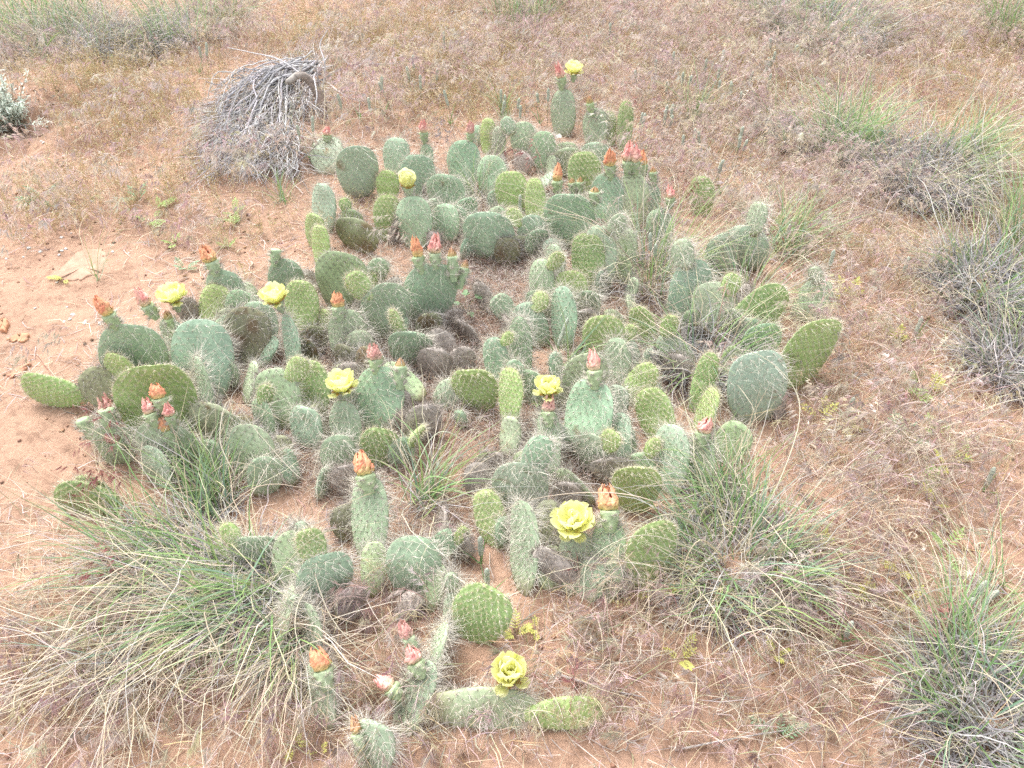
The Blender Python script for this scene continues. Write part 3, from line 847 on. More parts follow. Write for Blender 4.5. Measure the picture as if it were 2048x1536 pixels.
# ------------------------------------------------------------------ stones and chips
def stone(pts_px, th, label, col=(.52, .32, .225), name='flat_stone', cat='stone', h=.0, grp=None):
    c = G(np.mean([p[0] for p in pts_px]), np.mean([p[1] for p in pts_px]))
    P = np.array([G(*p) for p in pts_px])
    ctr = P.mean(0)
    # resample outline smooth
    Q = np.concatenate([P[i][None] * (1 - t_)[:, None] + P[(i + 1) % len(P)][None] * t_[:, None] for i, t_ in ((i, np.linspace(0, 1, 5, endpoint=False)) for i in range(len(P)))])
    Q = Q + rng.normal(0, .0028, Q.shape) * [1, 1, 0]
    k = len(Q)
    b = Buf()
    rings = []
    for (s, z) in ((1.02, -.012), (1.0, th * .35), (.965, th * .85), (.86, th), (.5, th * 1.06), (.2, th * 1.05)):
        r = ctr + (Q - ctr) * s
        r[:, 2] = H(r[:, 0], r[:, 1]) * .6 + ctr[2] * .4 + z + .0018 * vn(r[:, 0] * 60, r[:, 1] * 60, seed=71)
        rings.append(r)
    V = np.concatenate(rings + [ctr[None] + [0, 0, th * 1.05]])
    idx = np.arange(6 * k).reshape(6, k); j = np.roll(idx, -1, 1)
    q = np.stack([idx[:-1], j[:-1], j[1:], idx[1:]], -1).reshape(-1, 4)
    f3 = np.stack([idx[-1], j[-1], np.full(k, 6 * k)], 1)
    cc = np.array(col)[None] * (1 + .12 * vn(V[:, 0] * 80, V[:, 1] * 80, seed=73)[:, None]) * (1 + .10 * vn(V[:, 0] * 25, V[:, 1] * 25, seed=72)[:, None])
    b.add(V, cc, f3=f3, f4=q)
    o = put(name, b, M_STONE, None, origin=c, smooth=True)
    tag(o, label, cat, grp)
stone([(88, 556), (122, 540), (142, 520), (160, 502), (206, 497), (214, 508), (211, 530), (204, 541), (196, 549), (168, 556), (140, 562), (112, 564)], .003, 'dull pinkish flat sandstone slab sunk in sand at the left', (.46, .295, .215))
stone([(0, 665), (0, 645), (12, 640), (20, 652), (14, 668)], .012, 'small orange stone at the left edge', (.52, .27, .16))
stone([(18, 682), (40, 668), (60, 672), (56, 682), (30, 686)], .006, 'thin orange stone flake beside the small orange stone', (.50, .28, .17))
stone([(15, 752), (40, 735), (62, 728), (50, 745), (28, 756)], .006, 'reddish stone flake left of the leftmost pad', (.50, .26, .17))
stone([(290, 85), (305, 72), (325, 76), (320, 92), (300, 96)], .02, 'reddish stone half buried below the top left tussock', (.44, .22, .16))
stone([(1920, 1085), (1945, 1080), (1960, 1095), (1935, 1102)], .006, 'thin sandstone flake on the bare ground at the right', (.46, .27, .2))
chip = Buf()
chip.add([(-.006, -.003, 0), (.004, -.005, 0), (.007, .002, 0), (-.002, .005, 0), (-.005, -.002, .0018), (.003, -.004, .0016), (.005, .002, .002), (-.002, .004, .0017)], (.62, .60, .57),
         f4=[(4, 5, 6, 7), (0, 1, 5, 4), (1, 2, 6, 5), (2, 3, 7, 6), (3, 0, 4, 7)])
chip_me = chip.mesh('stone_chip', M_STONE)
for (cx, cy, sx, sy, n, lab) in [(70, 270, 60, 40, 22, 'pale grey stone chip scattered below the sagebrush on the left'), (90, 470, 90, 40, 22, 'pale grey stone chip lying on sand above the flat slab'),
                                 (150, 640, 40, 25, 8, 'pale grey stone chip on sand left of the blue green pads')]:
    for k in range(n):
        x, y = cx + rng.normal(0, sx), cy + rng.normal(0, sy)
        if x < 3: x = rng.uniform(5, cx + sx)
        g = G(x, y, .001)
        o = inst('stone_chip', chip_me, None, Matrix.Translation(Vector(g)) @ Matrix.Rotation(rng.uniform(0, 6.28), 4, 'Z') @ Matrix.Rotation(rng.normal(0, .2), 4, 'X') @ Matrix.Scale(rng.uniform(.6, 1.25), 4))
        tag(o, lab, 'stone chip', lab.replace('pale grey stone chip', 'pale stone chips'))

# ------------------------------------------------------------------ fallen crescent seed pods
def pod_mesh(bend):
    b = Buf()
    a = np.linspace(-bend, bend, 9)
    R = .011 / bend
    pts = np.stack([R * np.sin(a), R * (np.cos(a) - 1) , 0 * a + .0022], -1)
    tube(b, pts, .0003 + .0017 * np.cos(np.linspace(-PI / 2, PI / 2, 9)) ** .7, (.76, .66, .53), 6)
    return b.mesh('seed_pod', M_DRY, smooth=True)
pods = [pod_mesh(1.3), pod_mesh(.9), pod_mesh(1.7)]
for (cx, cy, sx, sy, n, lab) in [(1830, 1070, 70, 18, 24, 'pale crescent seed pod in the drift on dark soil at the right'), (1880, 1130, 110, 50, 18, 'pale crescent seed pod on open sand below the drift of pods'),
                                 (1720, 1220, 60, 30, 9, 'pale crescent seed pod beside the dark patches lower right'), (1760, 930, 90, 60, 10, 'pale crescent seed pod near the yellow green seedlings'), (480, 560, 60, 50, 10, 'pale crescent seed pod behind the left cactus pads'),
                                 (1240, 1250, 60, 40, 8, 'pale crescent seed pod in the straw below the right young pad')]:
    for k in range(n):
        g = G(cx + rng.normal(0, sx), cy + rng.normal(0, sy), .006)
        o = inst('seed_pod', pods[int(rng.integers(3))], None, Matrix.Translation(Vector(g)) @ Matrix.Rotation(rng.uniform(0, 6.28), 4, 'Z') @ Matrix.Rotation(rng.normal(0, .3), 4, 'X') @ Matrix.Scale(rng.uniform(.9, 1.5), 4))
        tag(o, lab, 'seed pod', lab.replace('pale crescent seed pod', 'crescent seed pods'))

# ------------------------------------------------------------------ small leafy plants
def leaf_quad(b, p, d, L, W, col, bend=.3):
    d = nrm(np.asarray(d, float)[None])[0]
    side = nrm(np.cross(d, [0, 0, 1.0])[None] + 1e-6)[0]
    up = np.cross(side, d)
    s = np.array([0, .25, .55, .8, 1.0]); w = np.array([.12, .75, 1.0, .7, .05]) * W / 2
    ctr = p[None] + d[None] * (s * L)[:, None] + up[None] * (-bend * L * s ** 2)[:, None]
    A = ctr - side * w[:, None] + up * (w * .35)[:, None]; B = ctr + side * w[:, None] + up * (w * .35)[:, None]
    V = np.concatenate([A, ctr, B]); n = 5
    q = [(i, i + n, i + n + 1, i + 1) for i in range(n - 1)] + [(i + n, i + 2 * n, i + 2 * n + 1, i + n + 1) for i in range(n - 1)]
    b.add(V, jit(col, 1, .08, .03)[0], f4=q)

def pinnate(px, py, size, nf, col, label, group):
    c = G(px, py)
    t = empty('leafy_seedling', c, label, 'seedling', group)
    for k in range(nf):
        b = Buf()
        az = rng.uniform(0, 2 * PI); th = rng.uniform(.5, 1.2)
        d = np.array([math.sin(th) * math.cos(az), math.sin(th) * math.sin(az), math.cos(th)])
        L = size * rng.uniform(.7, 1.2)
        s = np.linspace(0, 1, 7)
        pts = c[None] + d[None] * (s * L)[:, None] + np.array([0, 0, -.25])[None] * (s ** 2 * L)[:, None]
        pts[:, 2] = np.maximum(pts[:, 2], H(pts[:, 0], pts[:, 1]) + .002)
        tube(b, pts, .0006, (.35, .30, .15), 4)
        sd = nrm(np.cross(d, [0, 0, 1.])[None])[0]
        for i in range(2, 7):
            for sg in (-1, 1):
                leaf_quad(b, pts[i], sd * sg + d * .7 + np.array([0, 0, .15]), L * .24, L * .09, col)
        leaf_quad(b, pts[-1], d, L * .32, L * .13, col)
        put('frond', b, M_LEAF, t, smooth=True)

YG = (.58, .58, .18); SG = (.32, .46, .30); LG = (.38, .52, .20)
SEED = [(1640, 840, YG, .055, 'yellow green seedling beside the big right pad base'), (1680, 860, YG, .04, 'small yellow seedling right of the dry arching stems'), (1860, 790, YG, .05, 'yellow green fronds growing below the right edge tussock'),
        (1830, 780, LG, .06, 'green seedling with thin fronds below the young bright pad'), (1810, 880, SG, .06, 'grey green seedling on the open soil at the right'), (1870, 870, LG, .05, 'light green seedling next to the grey green one'),
        (1890, 930, YG, .05, 'two toned seedling with broad fronds at the right'), (1840, 970, LG, .045, 'fresh green seedling beneath the two toned one'), (1930, 920, LG, .045, 'green seedling nearest the right edge below the tussock'),
        (1870, 1010, YG, .04, 'yellowish seedling among stems near the pod drift'), (1740, 1200, YG, .04, 'yellow green seedling on bare sand lower right'), (1800, 1140, YG, .055, 'tall yellow green seedling right of the pod drift'),
        (1890, 1100, LG, .045, 'pale green seedling beside the upper plantain spikes'), (1640, 1110, YG, .045, 'yellow seedling at the foot of the big mixed tussock'), (1820, 1210, YG, .04, 'golden seedling above the red brome stalk'),
        (1310, 1190, YG, .05, 'golden green seedling under the lower right young pad'), (1360, 1130, YG, .04, 'small golden seedling at the edge of the mixed tussock'), (1360, 1320, YG, .045, 'yellow seedling in dry grass below the mixed tussock'),
        (1030, 1270, YG, .04, 'tiny yellow seedling right of the lower young pad'), (1070, 1260, YG, .03, 'faint yellow seedling in straw beyond the lower young pad'), (1550, 1310, YG, .03, 'tiny golden seedling on sand left of the red brome'),
        (320, 420, LG, .05, 'light green seedling on sand left of the rear pads'), (300, 445, LG, .05, 'green seedling just below the light green one'), (280, 400, SG, .05, 'grey green seedling above the light green pair'),
        (350, 490, LG, .04, 'green seedling behind the upper left wilted bloom'), (470, 430, LG, .045, 'bright green seedling on open sand below the brush pile'), (480, 450, LG, .04, 'small green seedling touching the bright green one'),
        (370, 540, SG, .04, 'grey green seedling left of the upper left wilted bloom'), (130, 560, YG, .035, 'yellow green seedling on the flat stone edge'), (455, 500, LG, .045, 'pale green seedling behind the small green fruit'),
        (90, 400, SG, .06, 'grey green leafy plant on the left bank'), (110, 420, SG, .05, 'low grey green plant beside the leafy one on the left bank'), (590, 1490, YG, .03, 'yellow seedling on shaded soil at the bottom edge'),
        (640, 1500, YG, .025, 'tiny yellow seedling beside the bottom edge fruit'), (170, 1360, YG, .03, 'yellow seedling in the lower left straw'), (1560, 1480, SG, .045, 'grey green seedling at the bottom edge right of centre'),
        (1600, 430, YG, .05, 'yellow herb behind the right pads'), (1640, 380, (.5, .42, .1), .05, 'mustard yellow herb in the dry slope'), (1690, 600, YG, .06, 'yellow herb right of the hairy right pad'),
        (1330, 880, LG, .03, 'small green seedling between two right hand pads'), (1075, 790, LG, .05, 'green leaf cluster behind the middle yellow flower'), (1790, 690, YG, .05, 'yellow herb right of the young bright pad')]
for (px, py, c, s, lab) in SEED:
    pinnate(px, py, s * 1.0, int(rng.integers(3, 6)), c, lab, 'small leafy seedlings')

def broad_plant(px, py, label):
    c = G(px, py)
    t = empty('weed', c, label, 'weed')
    for (az, L, h) in [(1.6, .045, .03), (2.6, .04, .01), (.5, .055, .03), (4.0, .045, .012), (5.2, .04, .01), (3.3, .03, .03)]:
        d = np.array([math.cos(az), math.sin(az), .35])
        e = c + d * L * .55 + [0, 0, h]
        b = Buf(); tube(b, smooth_path([c, (c + e) / 2 + [0, 0, .006], e], 4), .0008, (.30, .34, .2), 5)
        for (da, s) in ((0, 1.0), (-.75, .6), (.75, .6)):
            dd = np.array([math.cos(az + da), math.sin(az + da), .1]); leaf_quad(b, e, dd, L * .62 * s, L * .30 * s, (.24, .36, .20), .15)
        put('leaf', b, M_LEAF, t, smooth=True)
broad_plant(932, 625, 'green weed with lobed leaves in the hollow between the pads')

# sagebrush at the left edge
def sage():
    c = G(15, 225)
    t = empty('sagebrush', c, 'pale blue green sagebrush cut by the left edge', 'sagebrush')
    for k in range(46):
        a = rng.uniform(0, 2 * PI); th = rng.uniform(.1, 1.2)
        L = rng.uniform(.09, .22)
        d = np.array([math.sin(th) * math.cos(a), math.sin(th) * math.sin(a), math.cos(th)])
        pts = smooth_path([c + [rng.normal(0, .02), rng.normal(0, .02), 0], c + d * L * .5 + [0, 0, .01], c + d * L], 5)
        b = Buf(); tube(b, pts, np.linspace(.002, .0009, len(pts)), (.30, .28, .22), 4)
        m = 42
        i = rng.integers(3, len(pts), m); base = pts[i] + rng.normal(0, .006, (m, 3))
        dd = nrm(rng.normal(0, 1, (m, 3)) + d * 1.2)
        az = np.arctan2(dd[:, 1], dd[:, 0]); tt = np.arccos(np.clip(dd[:, 2], -1, 1))
        blades(b, base, az, rng.uniform(.010, .02, m), rng.uniform(.004, .007, m), tt, tt + .3, pick([(.64, .72, .64), (.58, .66, .59), (.70, .76, .68)], m, .08, .02), nseg=2, tip=.6)
        put('leafy_branch', b, M_LEAF, t)
sage()

# ------------------------------------------------------------------ woolly plantain spikes
def spike_mesh(seed):
    r = np.random.default_rng(seed)
    b = Buf()
    n, k = 26, 9
    z = np.linspace(0, .052, n); a = np.linspace(0, 2 * PI, k, endpoint=False)
    prof = .0042 * np.minimum(1, np.minimum((z + .002) / .006, (.0535 - z) / .008)) ** .5
    R = prof[:, None] * (1 + .13 * np.sign(np.sin(a[None] * 3 + np.arange(n)[:, None] * 1.9)) * 1 + r.normal(0, .08, (n, k)))
    V = np.stack([R * np.cos(a)[None], R * np.sin(a)[None], np.repeat(z[:, None], k, 1)], -1)
    idx = np.arange(n * k).reshape(n, k); j = np.roll(idx, -1, 1)
    col = np.where((np.sin(a[None] * 3 + np.arange(n)[:, None] * 1.9) > 0)[..., None], np.array([.66, .70, .60]), np.array([.48, .53, .45]))
    b.add(V, col.reshape(-1, 3), f4=np.stack([idx[:-1], j[:-1], j[1:], idx[1:]], -1).reshape(-1, 4), f3=[[idx[-1, 0], idx[-1, i], idx[-1, i + 1]] for i in range(1, k - 1)])
    m = 90
    zz = r.uniform(.002, .052, m); aa = r.uniform(0, 2 * PI, m)
    P = np.stack([.004 * np.cos(aa), .004 * np.sin(aa), zz], -1); d = np.stack([np.cos(aa), np.sin(aa), r.uniform(.1, .9, m)], -1)
    spikes(b, P, d, .0022, .00025, (.55, .57, .5))
    return b.mesh('seed_spike', M_LEAF, smooth=True)
SPK = [spike_mesh(1), spike_mesh(2)]
def plantain(px, py, specs, label):
    """specs: (dx, dy, height, scale, lean az, lean)"""
    c = G(px, py)
    t = empty('woolly_plantain', c, label, 'plantain', 'woolly plantains')
    for (dx, dy, h, s, az, ln) in specs:
        g = G(px + dx, py + dy)
        tip = g + np.array([math.cos(az) * math.sin(ln), math.sin(az) * math.sin(ln), math.cos(ln)]) * h
        b = Buf(); P_ = smooth_path([g, (g + tip) / 2 + rng.normal(0, .003, 3), tip], 4)
        tube(b, P_, .0009, (.28, .32, .18), 5)
        put('stem', b, M_LEAF, t, smooth=True)
        M = Matrix.Translation(Vector(tip - c)) @ Vector((tip - g)).to_track_quat('Z', 'Y').to_matrix().to_4x4() @ Matrix.Diagonal((1.15, 1.15, s, 1))
        inst('seed_spike', SPK[int(rng.integers(2))], t, M)
    b = Buf(); m = 5
    blades(b, np.repeat(c[None], m, 0), rng.uniform(0, 6.28, m), rng.uniform(.05, .09, m), .004, rng.uniform(.2, .7, m), rng.uniform(.6, 1.2, m), pick(GREEN[:2], m), nseg=5, tip=.05)
    put('leaves', b, M_LEAF, t, kind='stuff')
def rs(n, spread=25, h=(.05, .10)):
    return [(rng.normal(0, spread), rng.normal(0, 8), rng.uniform(*h), rng.uniform(.7, 1.15), rng.uniform(0, 6.28), rng.uniform(0, .25)) for _ in range(n)]
plantain(975, 1195, [(0, 0, .035, 1.05, 1.5, .1)], 'single woolly plantain spike standing behind the lower young pad')
plantain(962, 1130, [(0, 0, .03, 1.1, 1.5, .1)], 'woolly plantain spike just above the one behind the lower young pad')
plantain(1930, 1240, [(-20, -10, .05, 1.0, .5, .3), (0, 0, .05, .9, .3, .3), (-25, 15, .04, .8, .8, .3)], 'trio of woolly plantain spikes on sand at the lower right')
plantain(1990, 1265, [(0, 0, .05, 1.1, .4, .35)], 'leaning woolly plantain spike at the right edge')
plantain(1685, 1285, [(0, 0, .02, .9, 1.5, .1)], 'short woolly plantain spike between pods at the lower right')
plantain(1965, 985, [(0, 0, .02, .9, 1.2, .3)], 'woolly plantain spike lying near the right edge seedlings')
plantain(1822, 690, [(0, 0, .03, 1.0, 1.2, .3), (-25, -120, .04, .9, 1.2, .2)], 'woolly plantain spikes right of the young bright pad')
plantain(1690, 845, [(0, 0, .03, .8, 1.3, .2)], 'faint woolly plantain spike below the big right pads')
plantain(1110, 710, [(0, 0, .02, 1.6, .9, .5)], 'long slanting plantain spike touching the arched pad')
plantain(1165, 720, [(0, 0, .03, 1.5, 1.0, .3)], 'bent plantain spike left of the large yellow green pad')
plantain(895, 470, [(0, 0, .02, 1.4, 1.6, .1)], 'plantain spike rising between the rear left pads')
plantain(1040, 450, [(0, 0, .04, 1.2, 1.6, .05)], 'plantain spike between the bright green rear pads')
plantain(1280, 470, [(35, 10, .05, 1.1, 1.6, .1)], 'plantain spike in front of the pale dotted rear pad')
PL = [(840, 190, 3, 'plantain spikes on the slope above the open rear flower'), (770, 230, 3, 'plantain spikes right of the brush pile'), (720, 240, 2, 'plantain spikes between brush pile and rear pads'), (1010, 250, 5, 'row of plantain spikes left of the top flower'),
      (1290, 300, 3, 'tall plantain spikes behind the red buds'), (1320, 290, 3, 'plantain spikes on bare soil right of the red buds'), (1300, 180, 3, 'plantain spikes right of the top flower'), (1370, 210, 3, 'plantain spikes beyond the narrow green tuft'),
      (1450, 230, 4, 'plantain spikes left of the small grey tussock'), (1500, 200, 4, 'plantain spikes in the dry grass upper right'), (1420, 170, 3, 'plantain spikes high on the dry slope'), (1540, 170, 3, 'plantain spikes near the greenish top tussock'),
      (1390, 330, 3, 'plantain spikes behind the rear right pad'), (1440, 390, 2, 'leaning plantain spikes right of the rear right pad'), (1590, 150, 3, 'plantain spikes below the grey top tussock'), (1210, 120, 2, 'plantain spikes just right of the top flower'),
      (1600, 590, 1, 'plantain spike behind the hairy right pad'), (1330, 560, 2, 'plantain spikes in the wispy tussock'), (1080, 250, 2, 'short plantain spikes behind the rear hairy pads'), (900, 250, 1, 'plantain spike behind the blue green rear pads'),
      (620, 320, 2, 'plantain spikes at the foot of the brush pile'), (400, 150, 2, 'plantain spikes on pale sand left of the brush pile'), (1500, 330, 3, 'plantain spikes in red dry grass'), (1550, 500, 1, 'plantain spike behind the pale right pads'), (930, 130, 2, 'plantain spikes on the golden slope at the top')]
for (px, py, n, lab) in PL:
    plantain(px, py, rs(n), 'grey green ' + lab)

# tiny white wildflower
def white_flower():
    c = G(1120, 318)
    t = empty('white_wildflower', c, 'tiny white wildflower head below the top hairy pad', 'wildflower')
    top = G(1118, 275, .10)
    b = Buf(); tube(b, smooth_path([c, (c + top) / 2 + [.003, 0, 0], top], 4), .0008, (.3, .36, .2), 5); put('stem', b, M_LEAF, t, smooth=True)
    for k in range(14):
        a = rng.uniform(0, 6.28); r = .011 * math.sqrt(rng.random())
        p = top + [r * math.cos(a), r * math.sin(a), .003]
        b = Buf()
        for j in range(4):
            leaf_quad(b, p, [math.cos(a + j * 1.57), math.sin(a + j * 1.57), .3], .006, .005, (.82, .82, .78), 0)
        put('floret', b, M_PETAL, t, smooth=True)
white_flower()

# ------------------------------------------------------------------ prickly pears
# kinds: M dusty blue green, Y bright young, V deeper young, L pale old with dark dots, W hairy with long spines, O old scarred brown, D dead grey
SKIN = dict(M=(.35, .475, .325), Y=(.31, .45, .15), V=(.23, .36, .12), L=(.45, .54, .34), W=(.38, .47, .315), O=(.30, .32, .20), D=(.36, .30, .26), P=(.42, .53, .38))
PX_ORIG = {}

def pad_geom(spec):
    bx, by, tx, ty, w, kind = spec[:6]
    yaw = math.radians((spec[6] if len(spec) > 6 else 0) + rng.normal(0, 13))
    hb = spec[7] if len(spec) > 7 else 0.0
    sidew = abs(tx - bx) > 1.1 * abs(ty - by)
    if sidew and hb == 0.0:
        d_ = G(bx, by)[1] * CT + CAMH * ST
        hb = .36 * w / FPX * d_
    B = G(bx, by, hb)
    depth = B[1] * CT - (B[2] - CAMH) * ST
    edge = abs(math.degrees(yaw)) > 35
    T = .0135 if kind in 'YV' else .0155
    if edge:
        Lp = math.hypot(tx - bx, ty - by) / FPX * depth
        W = min(.085, max(.045, Lp * .62))
        want = W * 1.5
    else:
        W = w / FPX * depth / max(math.cos(yaw), .8)
        want = W * 1.28
    d = ray(tx, ty)
    best = None
    sideways = abs(tx - bx) > 1.1 * abs(ty - by)
    for lam in np.radians(np.arange(6, 62, 4.0)):
        # plane through B holding the picture's horizontal and a line leaning back by lam
        n = np.array([0, -math.cos(lam), math.sin(lam)])
        t = np.dot(B - [0, 0, CAMH], n) / np.dot(d, n)
        if t <= 0: continue
        Tp = np.array([0, 0, CAMH]) + d * t
        L = np.linalg.norm(Tp - B)
        sc = abs(L - want) + .012 * abs(math.degrees(lam) - 24) / 30
        if best is None or sc < best[0]: best = (sc, Tp, n, L, lam)
    _, Tp, n, L, lam = best
    a = nrm((Tp - B)[None])[0]
    wv = np.cross(n, a)
    if wv[0] < 0: wv = -wv
    nv = np.cross(wv, a)
    if nv[1] > 0: nv = -nv; 
    c, s = math.cos(yaw), math.sin(yaw)
    wv2 = wv * c + nv * s
    nv2 = nv * c - wv * s
    sink = .10 * L
    return dict(B=B - a * sink, a=a, w=wv2, n=nv2, L=L + sink, W=W, T=T * (1.0 + .25 * rng.random()), kind=kind, px=((bx + tx) / 2, (by + ty) / 2), top=Tp, depth=depth, seed=int(rng.integers(1e6)), bend=rng.normal(0, .05))

def pad_outline(al, kind, asym):
    t = (1 - np.cos(al)) / 2
    f = np.sin(al) ** (.80) * (.78 + .30 * t - .06 * np.sin(PI * t) * 0)
    f = f / 1.0
    return t, f * (1 + asym * (t - .5))

def build_pad(root, sp, parent_name='pad'):
    g = pad_geom(sp)
    k = g['kind']; L, W, T = g['L'], g['W'], g['T']
    r = np.random.default_rng(g['seed'])
    young = k in 'YV'
    rs_ = max(1.0, g['depth'] / 1.75)
    if k == 'D': rs_ *= 1.4
    na = int(np.clip(L / (.0033 * rs_), 13, 40)); nph = int(np.clip(2.2 * W / (.0038 * rs_), 18, 56))
    al = np.linspace(.10, PI - .02, na)
    ph = np.linspace(0, 2 * PI, nph, endpoint=False) + 1e-4
    asym = r.normal(0, .06)
    lean = r.normal(0, .05)
    def surf(t, f, cph, sph):
        """point on the skin: t along the pad, f outline half width (0..1), cos/sin around"""
        hw = W / 2 * f / .93 * (1 + .045 * vn(t * 4.3 + g['seed'] % 97, np.sign(cph) * 2.5 + 0 * t, seed=12))
        x = hw * cph + lean * W * (t - .3) ** 2
        edge_t = np.clip(np.minimum(t / .10, (1.0 - t) / .07), 0, 1) ** .5
        y = np.sign(sph) * np.abs(sph) ** .75 * T / 2 * (.55 + .45 * np.clip((1 - t) * 1.6, 0, 1)) * edge_t
        y = y + g['bend'] * L * (2 * t - 1) ** 2 * .5 + .004 * vn(x * 22 + g['seed'], t * 3.1, seed=9) * (W / .09)
        return x, t * L, y
    A, F = pad_outline(al, k, asym)
    t2, f2 = A[:, None] + 0 * ph[None], F[:, None] + 0 * ph[None]
    cph, sph = np.cos(ph)[None] + 0 * t2, np.sin(ph)[None] + 0 * t2
    x, z, y = surf(t2, f2, cph, sph)
    # areoles: a slanted lattice on each face and a row round the rim
    sp_ = (.0118 if young else .0145) * (W / .085) ** .45
    sp_ = max(sp_, .0085)
    ui = np.arange(-12, 13); vi = np.arange(0, 24)
    uu, vv = np.meshgrid(ui, vi)
    ax = (uu + .5 * (vv % 2)) * sp_ * 1.04 + r.normal(0, .0006, uu.shape)
    az_ = (vv + .4) * sp_ * .82 + r.normal(0, .0006, uu.shape)
    ax, az_ = ax.ravel(), az_.ravel()
    at = az_ / L
    inside = (at > .08) & (at < .985)
    ax, at = ax[inside], at[inside]
    aal = np.arccos(np.clip(1 - 2 * at, -1, 1)); _, af = pad_outline(aal, k, asym)
    half = W / 2 * af / .93
    sfr = (ax - lean * W * (at - .3) ** 2) / np.maximum(half, 1e-5)
    ins = np.abs(sfr) < .95
    ax, at, af, sfr = ax[ins], at[ins], af[ins], sfr[ins]
    # relief
    def relief(xx, zz, side):
        """distance field to the nearest areole on the flattened face"""
        d2 = np.full(xx.shape, 1.0)
        zl = zz
        v0 = np.floor(zl / (sp_ * .82) - .4)
        for dv in (0, 1):
            v = v0 + dv
            for du in (-1, 0, 1):
                u = np.round(xx / (sp_ * 1.04) - .5 * (v % 2)) + du
                cx = (u + .5 * (v % 2)) * sp_ * 1.04; cz = (v + .4) * sp_ * .82
                d2 = np.minimum(d2, (xx - cx) ** 2 + (zz - cz) ** 2)
        return np.sqrt(d2)
    dist = relief(x, z, 0)
    sg = sp_ * (.30 if young else .26)
    bump = np.exp(-(dist / sg) ** 2)
    amp = .0030 if young else (.0015 if k in 'MPW' else .0010)
    onface = np.abs(sph) ** .5
    y = y + np.sign(sph) * amp * bump * onface
    x = x + np.sign(cph) * amp * .7 * bump * np.abs(cph) ** 3
    toW = lambda xx, zz, yy: g['B'][None] + xx.reshape(-1, 1) * g['w'][None] + zz.reshape(-1, 1) * g['a'][None] + yy.reshape(-1, 1) * g['n'][None]
    V = toW(x, z, y)
    # skin colour
    base = np.array(SKIN[k]) * (1 + r.normal(0, .055)) * (1 + r.normal(0, .03, 3))
    n1 = vn(V[:, 0] * 28, V[:, 1] * 28, V[:, 2] * 28, seed=81); n2 = vn(V[:, 0] * 90, V[:, 1] * 90, V[:, 2] * 90, seed=82)
    C = base[None] * (1 + .10 * n1 + .06 * n2)[:, None]
    tt = t2.ravel(); bm = bump.ravel()[:, None]
    if young:
        C = C * (1 - .75 * bm) + np.array([.66, .68, .43]) * .75 * bm
        tip_ = np.clip((tt - .75) * 3, 0, 1)[:, None] * .25
        C = C * (1 - tip_) + np.array([.36, .36, .13]) * tip_
    elif k in 'MPW':
        C = C * (1 - .30 * bm) + np.array([.46, .50, .40]) * .30 * bm
    if k in 'LO':
        dk = np.exp(-(dist / (sp_ * .15)) ** 2).ravel()[:, None]
        C = C * (1 - .75 * dk) + np.array([.11, .075, .075]) * .75 * dk
    # woody brown foot, scars
    foot = np.clip((.27 - tt + .08 * n1) * 4, 0, 1)[:, None] * (0 if young else .8)
    C = C * (1 - foot) + np.array([.22, .15, .085]) * foot
    rimf = np.clip((np.abs(cph).ravel() - .8) * 3, 0, 1)[:, None] * np.clip(tt * 2 - .6, 0, 1)[:, None] * (.35 if k in 'LOW' else .12)
    C = C * (1 - rimf) + np.array([.30, .26, .19]) * rimf
    scar = {'O': .15, 'L': .52, 'D': -1, 'P': .5, 'M': .56, 'Y': .8, 'V': .75}.get(k, .6)
    sm = np.clip((n1 * .7 + .3 * n2 - scar) * 5, 0, 1)[:, None]
    C = C * (1 - .7 * sm) + np.array([.20, .12, .06]) * .7 * sm
    if k == 'O':
        mid = np.exp(-((cph.ravel() * .8) ** 2 + ((tt - .55) / .3) ** 2))[:, None] * np.clip(.5 + n1, 0, 1)[:, None]
        C = C * (1 - .7 * mid) + np.array([.13, .08, .055]) * .7 * mid
    if k == 'D':
        C = np.array([.42, .37, .335])[None] * (1 + .22 * n1 + .2 * n2)[:, None]
        V = V + .003 * n2[:, None] * g['n'][None] + .004 * n1[:, None] * g['w'][None]
    b = Buf()
    idx = np.arange(na * nph).reshape(na, nph); j = np.roll(idx, -1, 1)
    q = np.stack([idx[:-1], idx[1:], j[1:], j[:-1]], -1).reshape(-1, 4)
    V = np.concatenate([V, V[idx[0]].mean(0, keepdims=True), V[idx[-1]].mean(0, keepdims=True)])
    C = np.concatenate([C, C[idx[0]].mean(0, keepdims=True), C[idx[-1]].mean(0, keepdims=True)])
    nv = na * nph
    f3 = np.concatenate([np.stack([idx[0], j[0], np.full(nph, nv)], 1), np.stack([j[-1], idx[-1], np.full(nph, nv + 1)], 1)])
    b.add(V, C, f4=q, f3=f3)
    me_name = 'dead_pad' if k == 'D' else 'pad'
    o = put(me_name, b, M_PAD, root, origin=g['B'], smooth=True)
    # spines
    P, N, TT = [], [], []
    for side in (1, -1):
        sph_ = side * np.sqrt(np.clip(1 - sfr ** 2, 0, 1))
        xx, zz, yy = surf(at, af, sfr, sph_)
        yy = yy + side * amp
        P.append(toW(xx, zz, yy)); keepb = (r.random(len(at)) < .35) if g['n'][1] * side > .2 else np.ones(len(at), bool)
        P[-1] = P[-1][keepb]
        if g['n'][1] * side > .2:      # the face turned away keeps only some of its spines
            pass
        nn = side * g['n'][None] * (np.abs(sph_)[:, None] + .25) + g['w'][None] * sfr[:, None] * .9 + g['a'][None] * np.clip(at - .6, -.1, 1)[:, None] * 1.4
        N.append(nrm(nn)[keepb]); TT.append(at[keepb])
    m = max(10, int((L * 1.6 + W) / (sp_ * .85)))
    ral = np.linspace(.5, PI - .05, m); rt, rf = pad_outline(ral, k, asym)
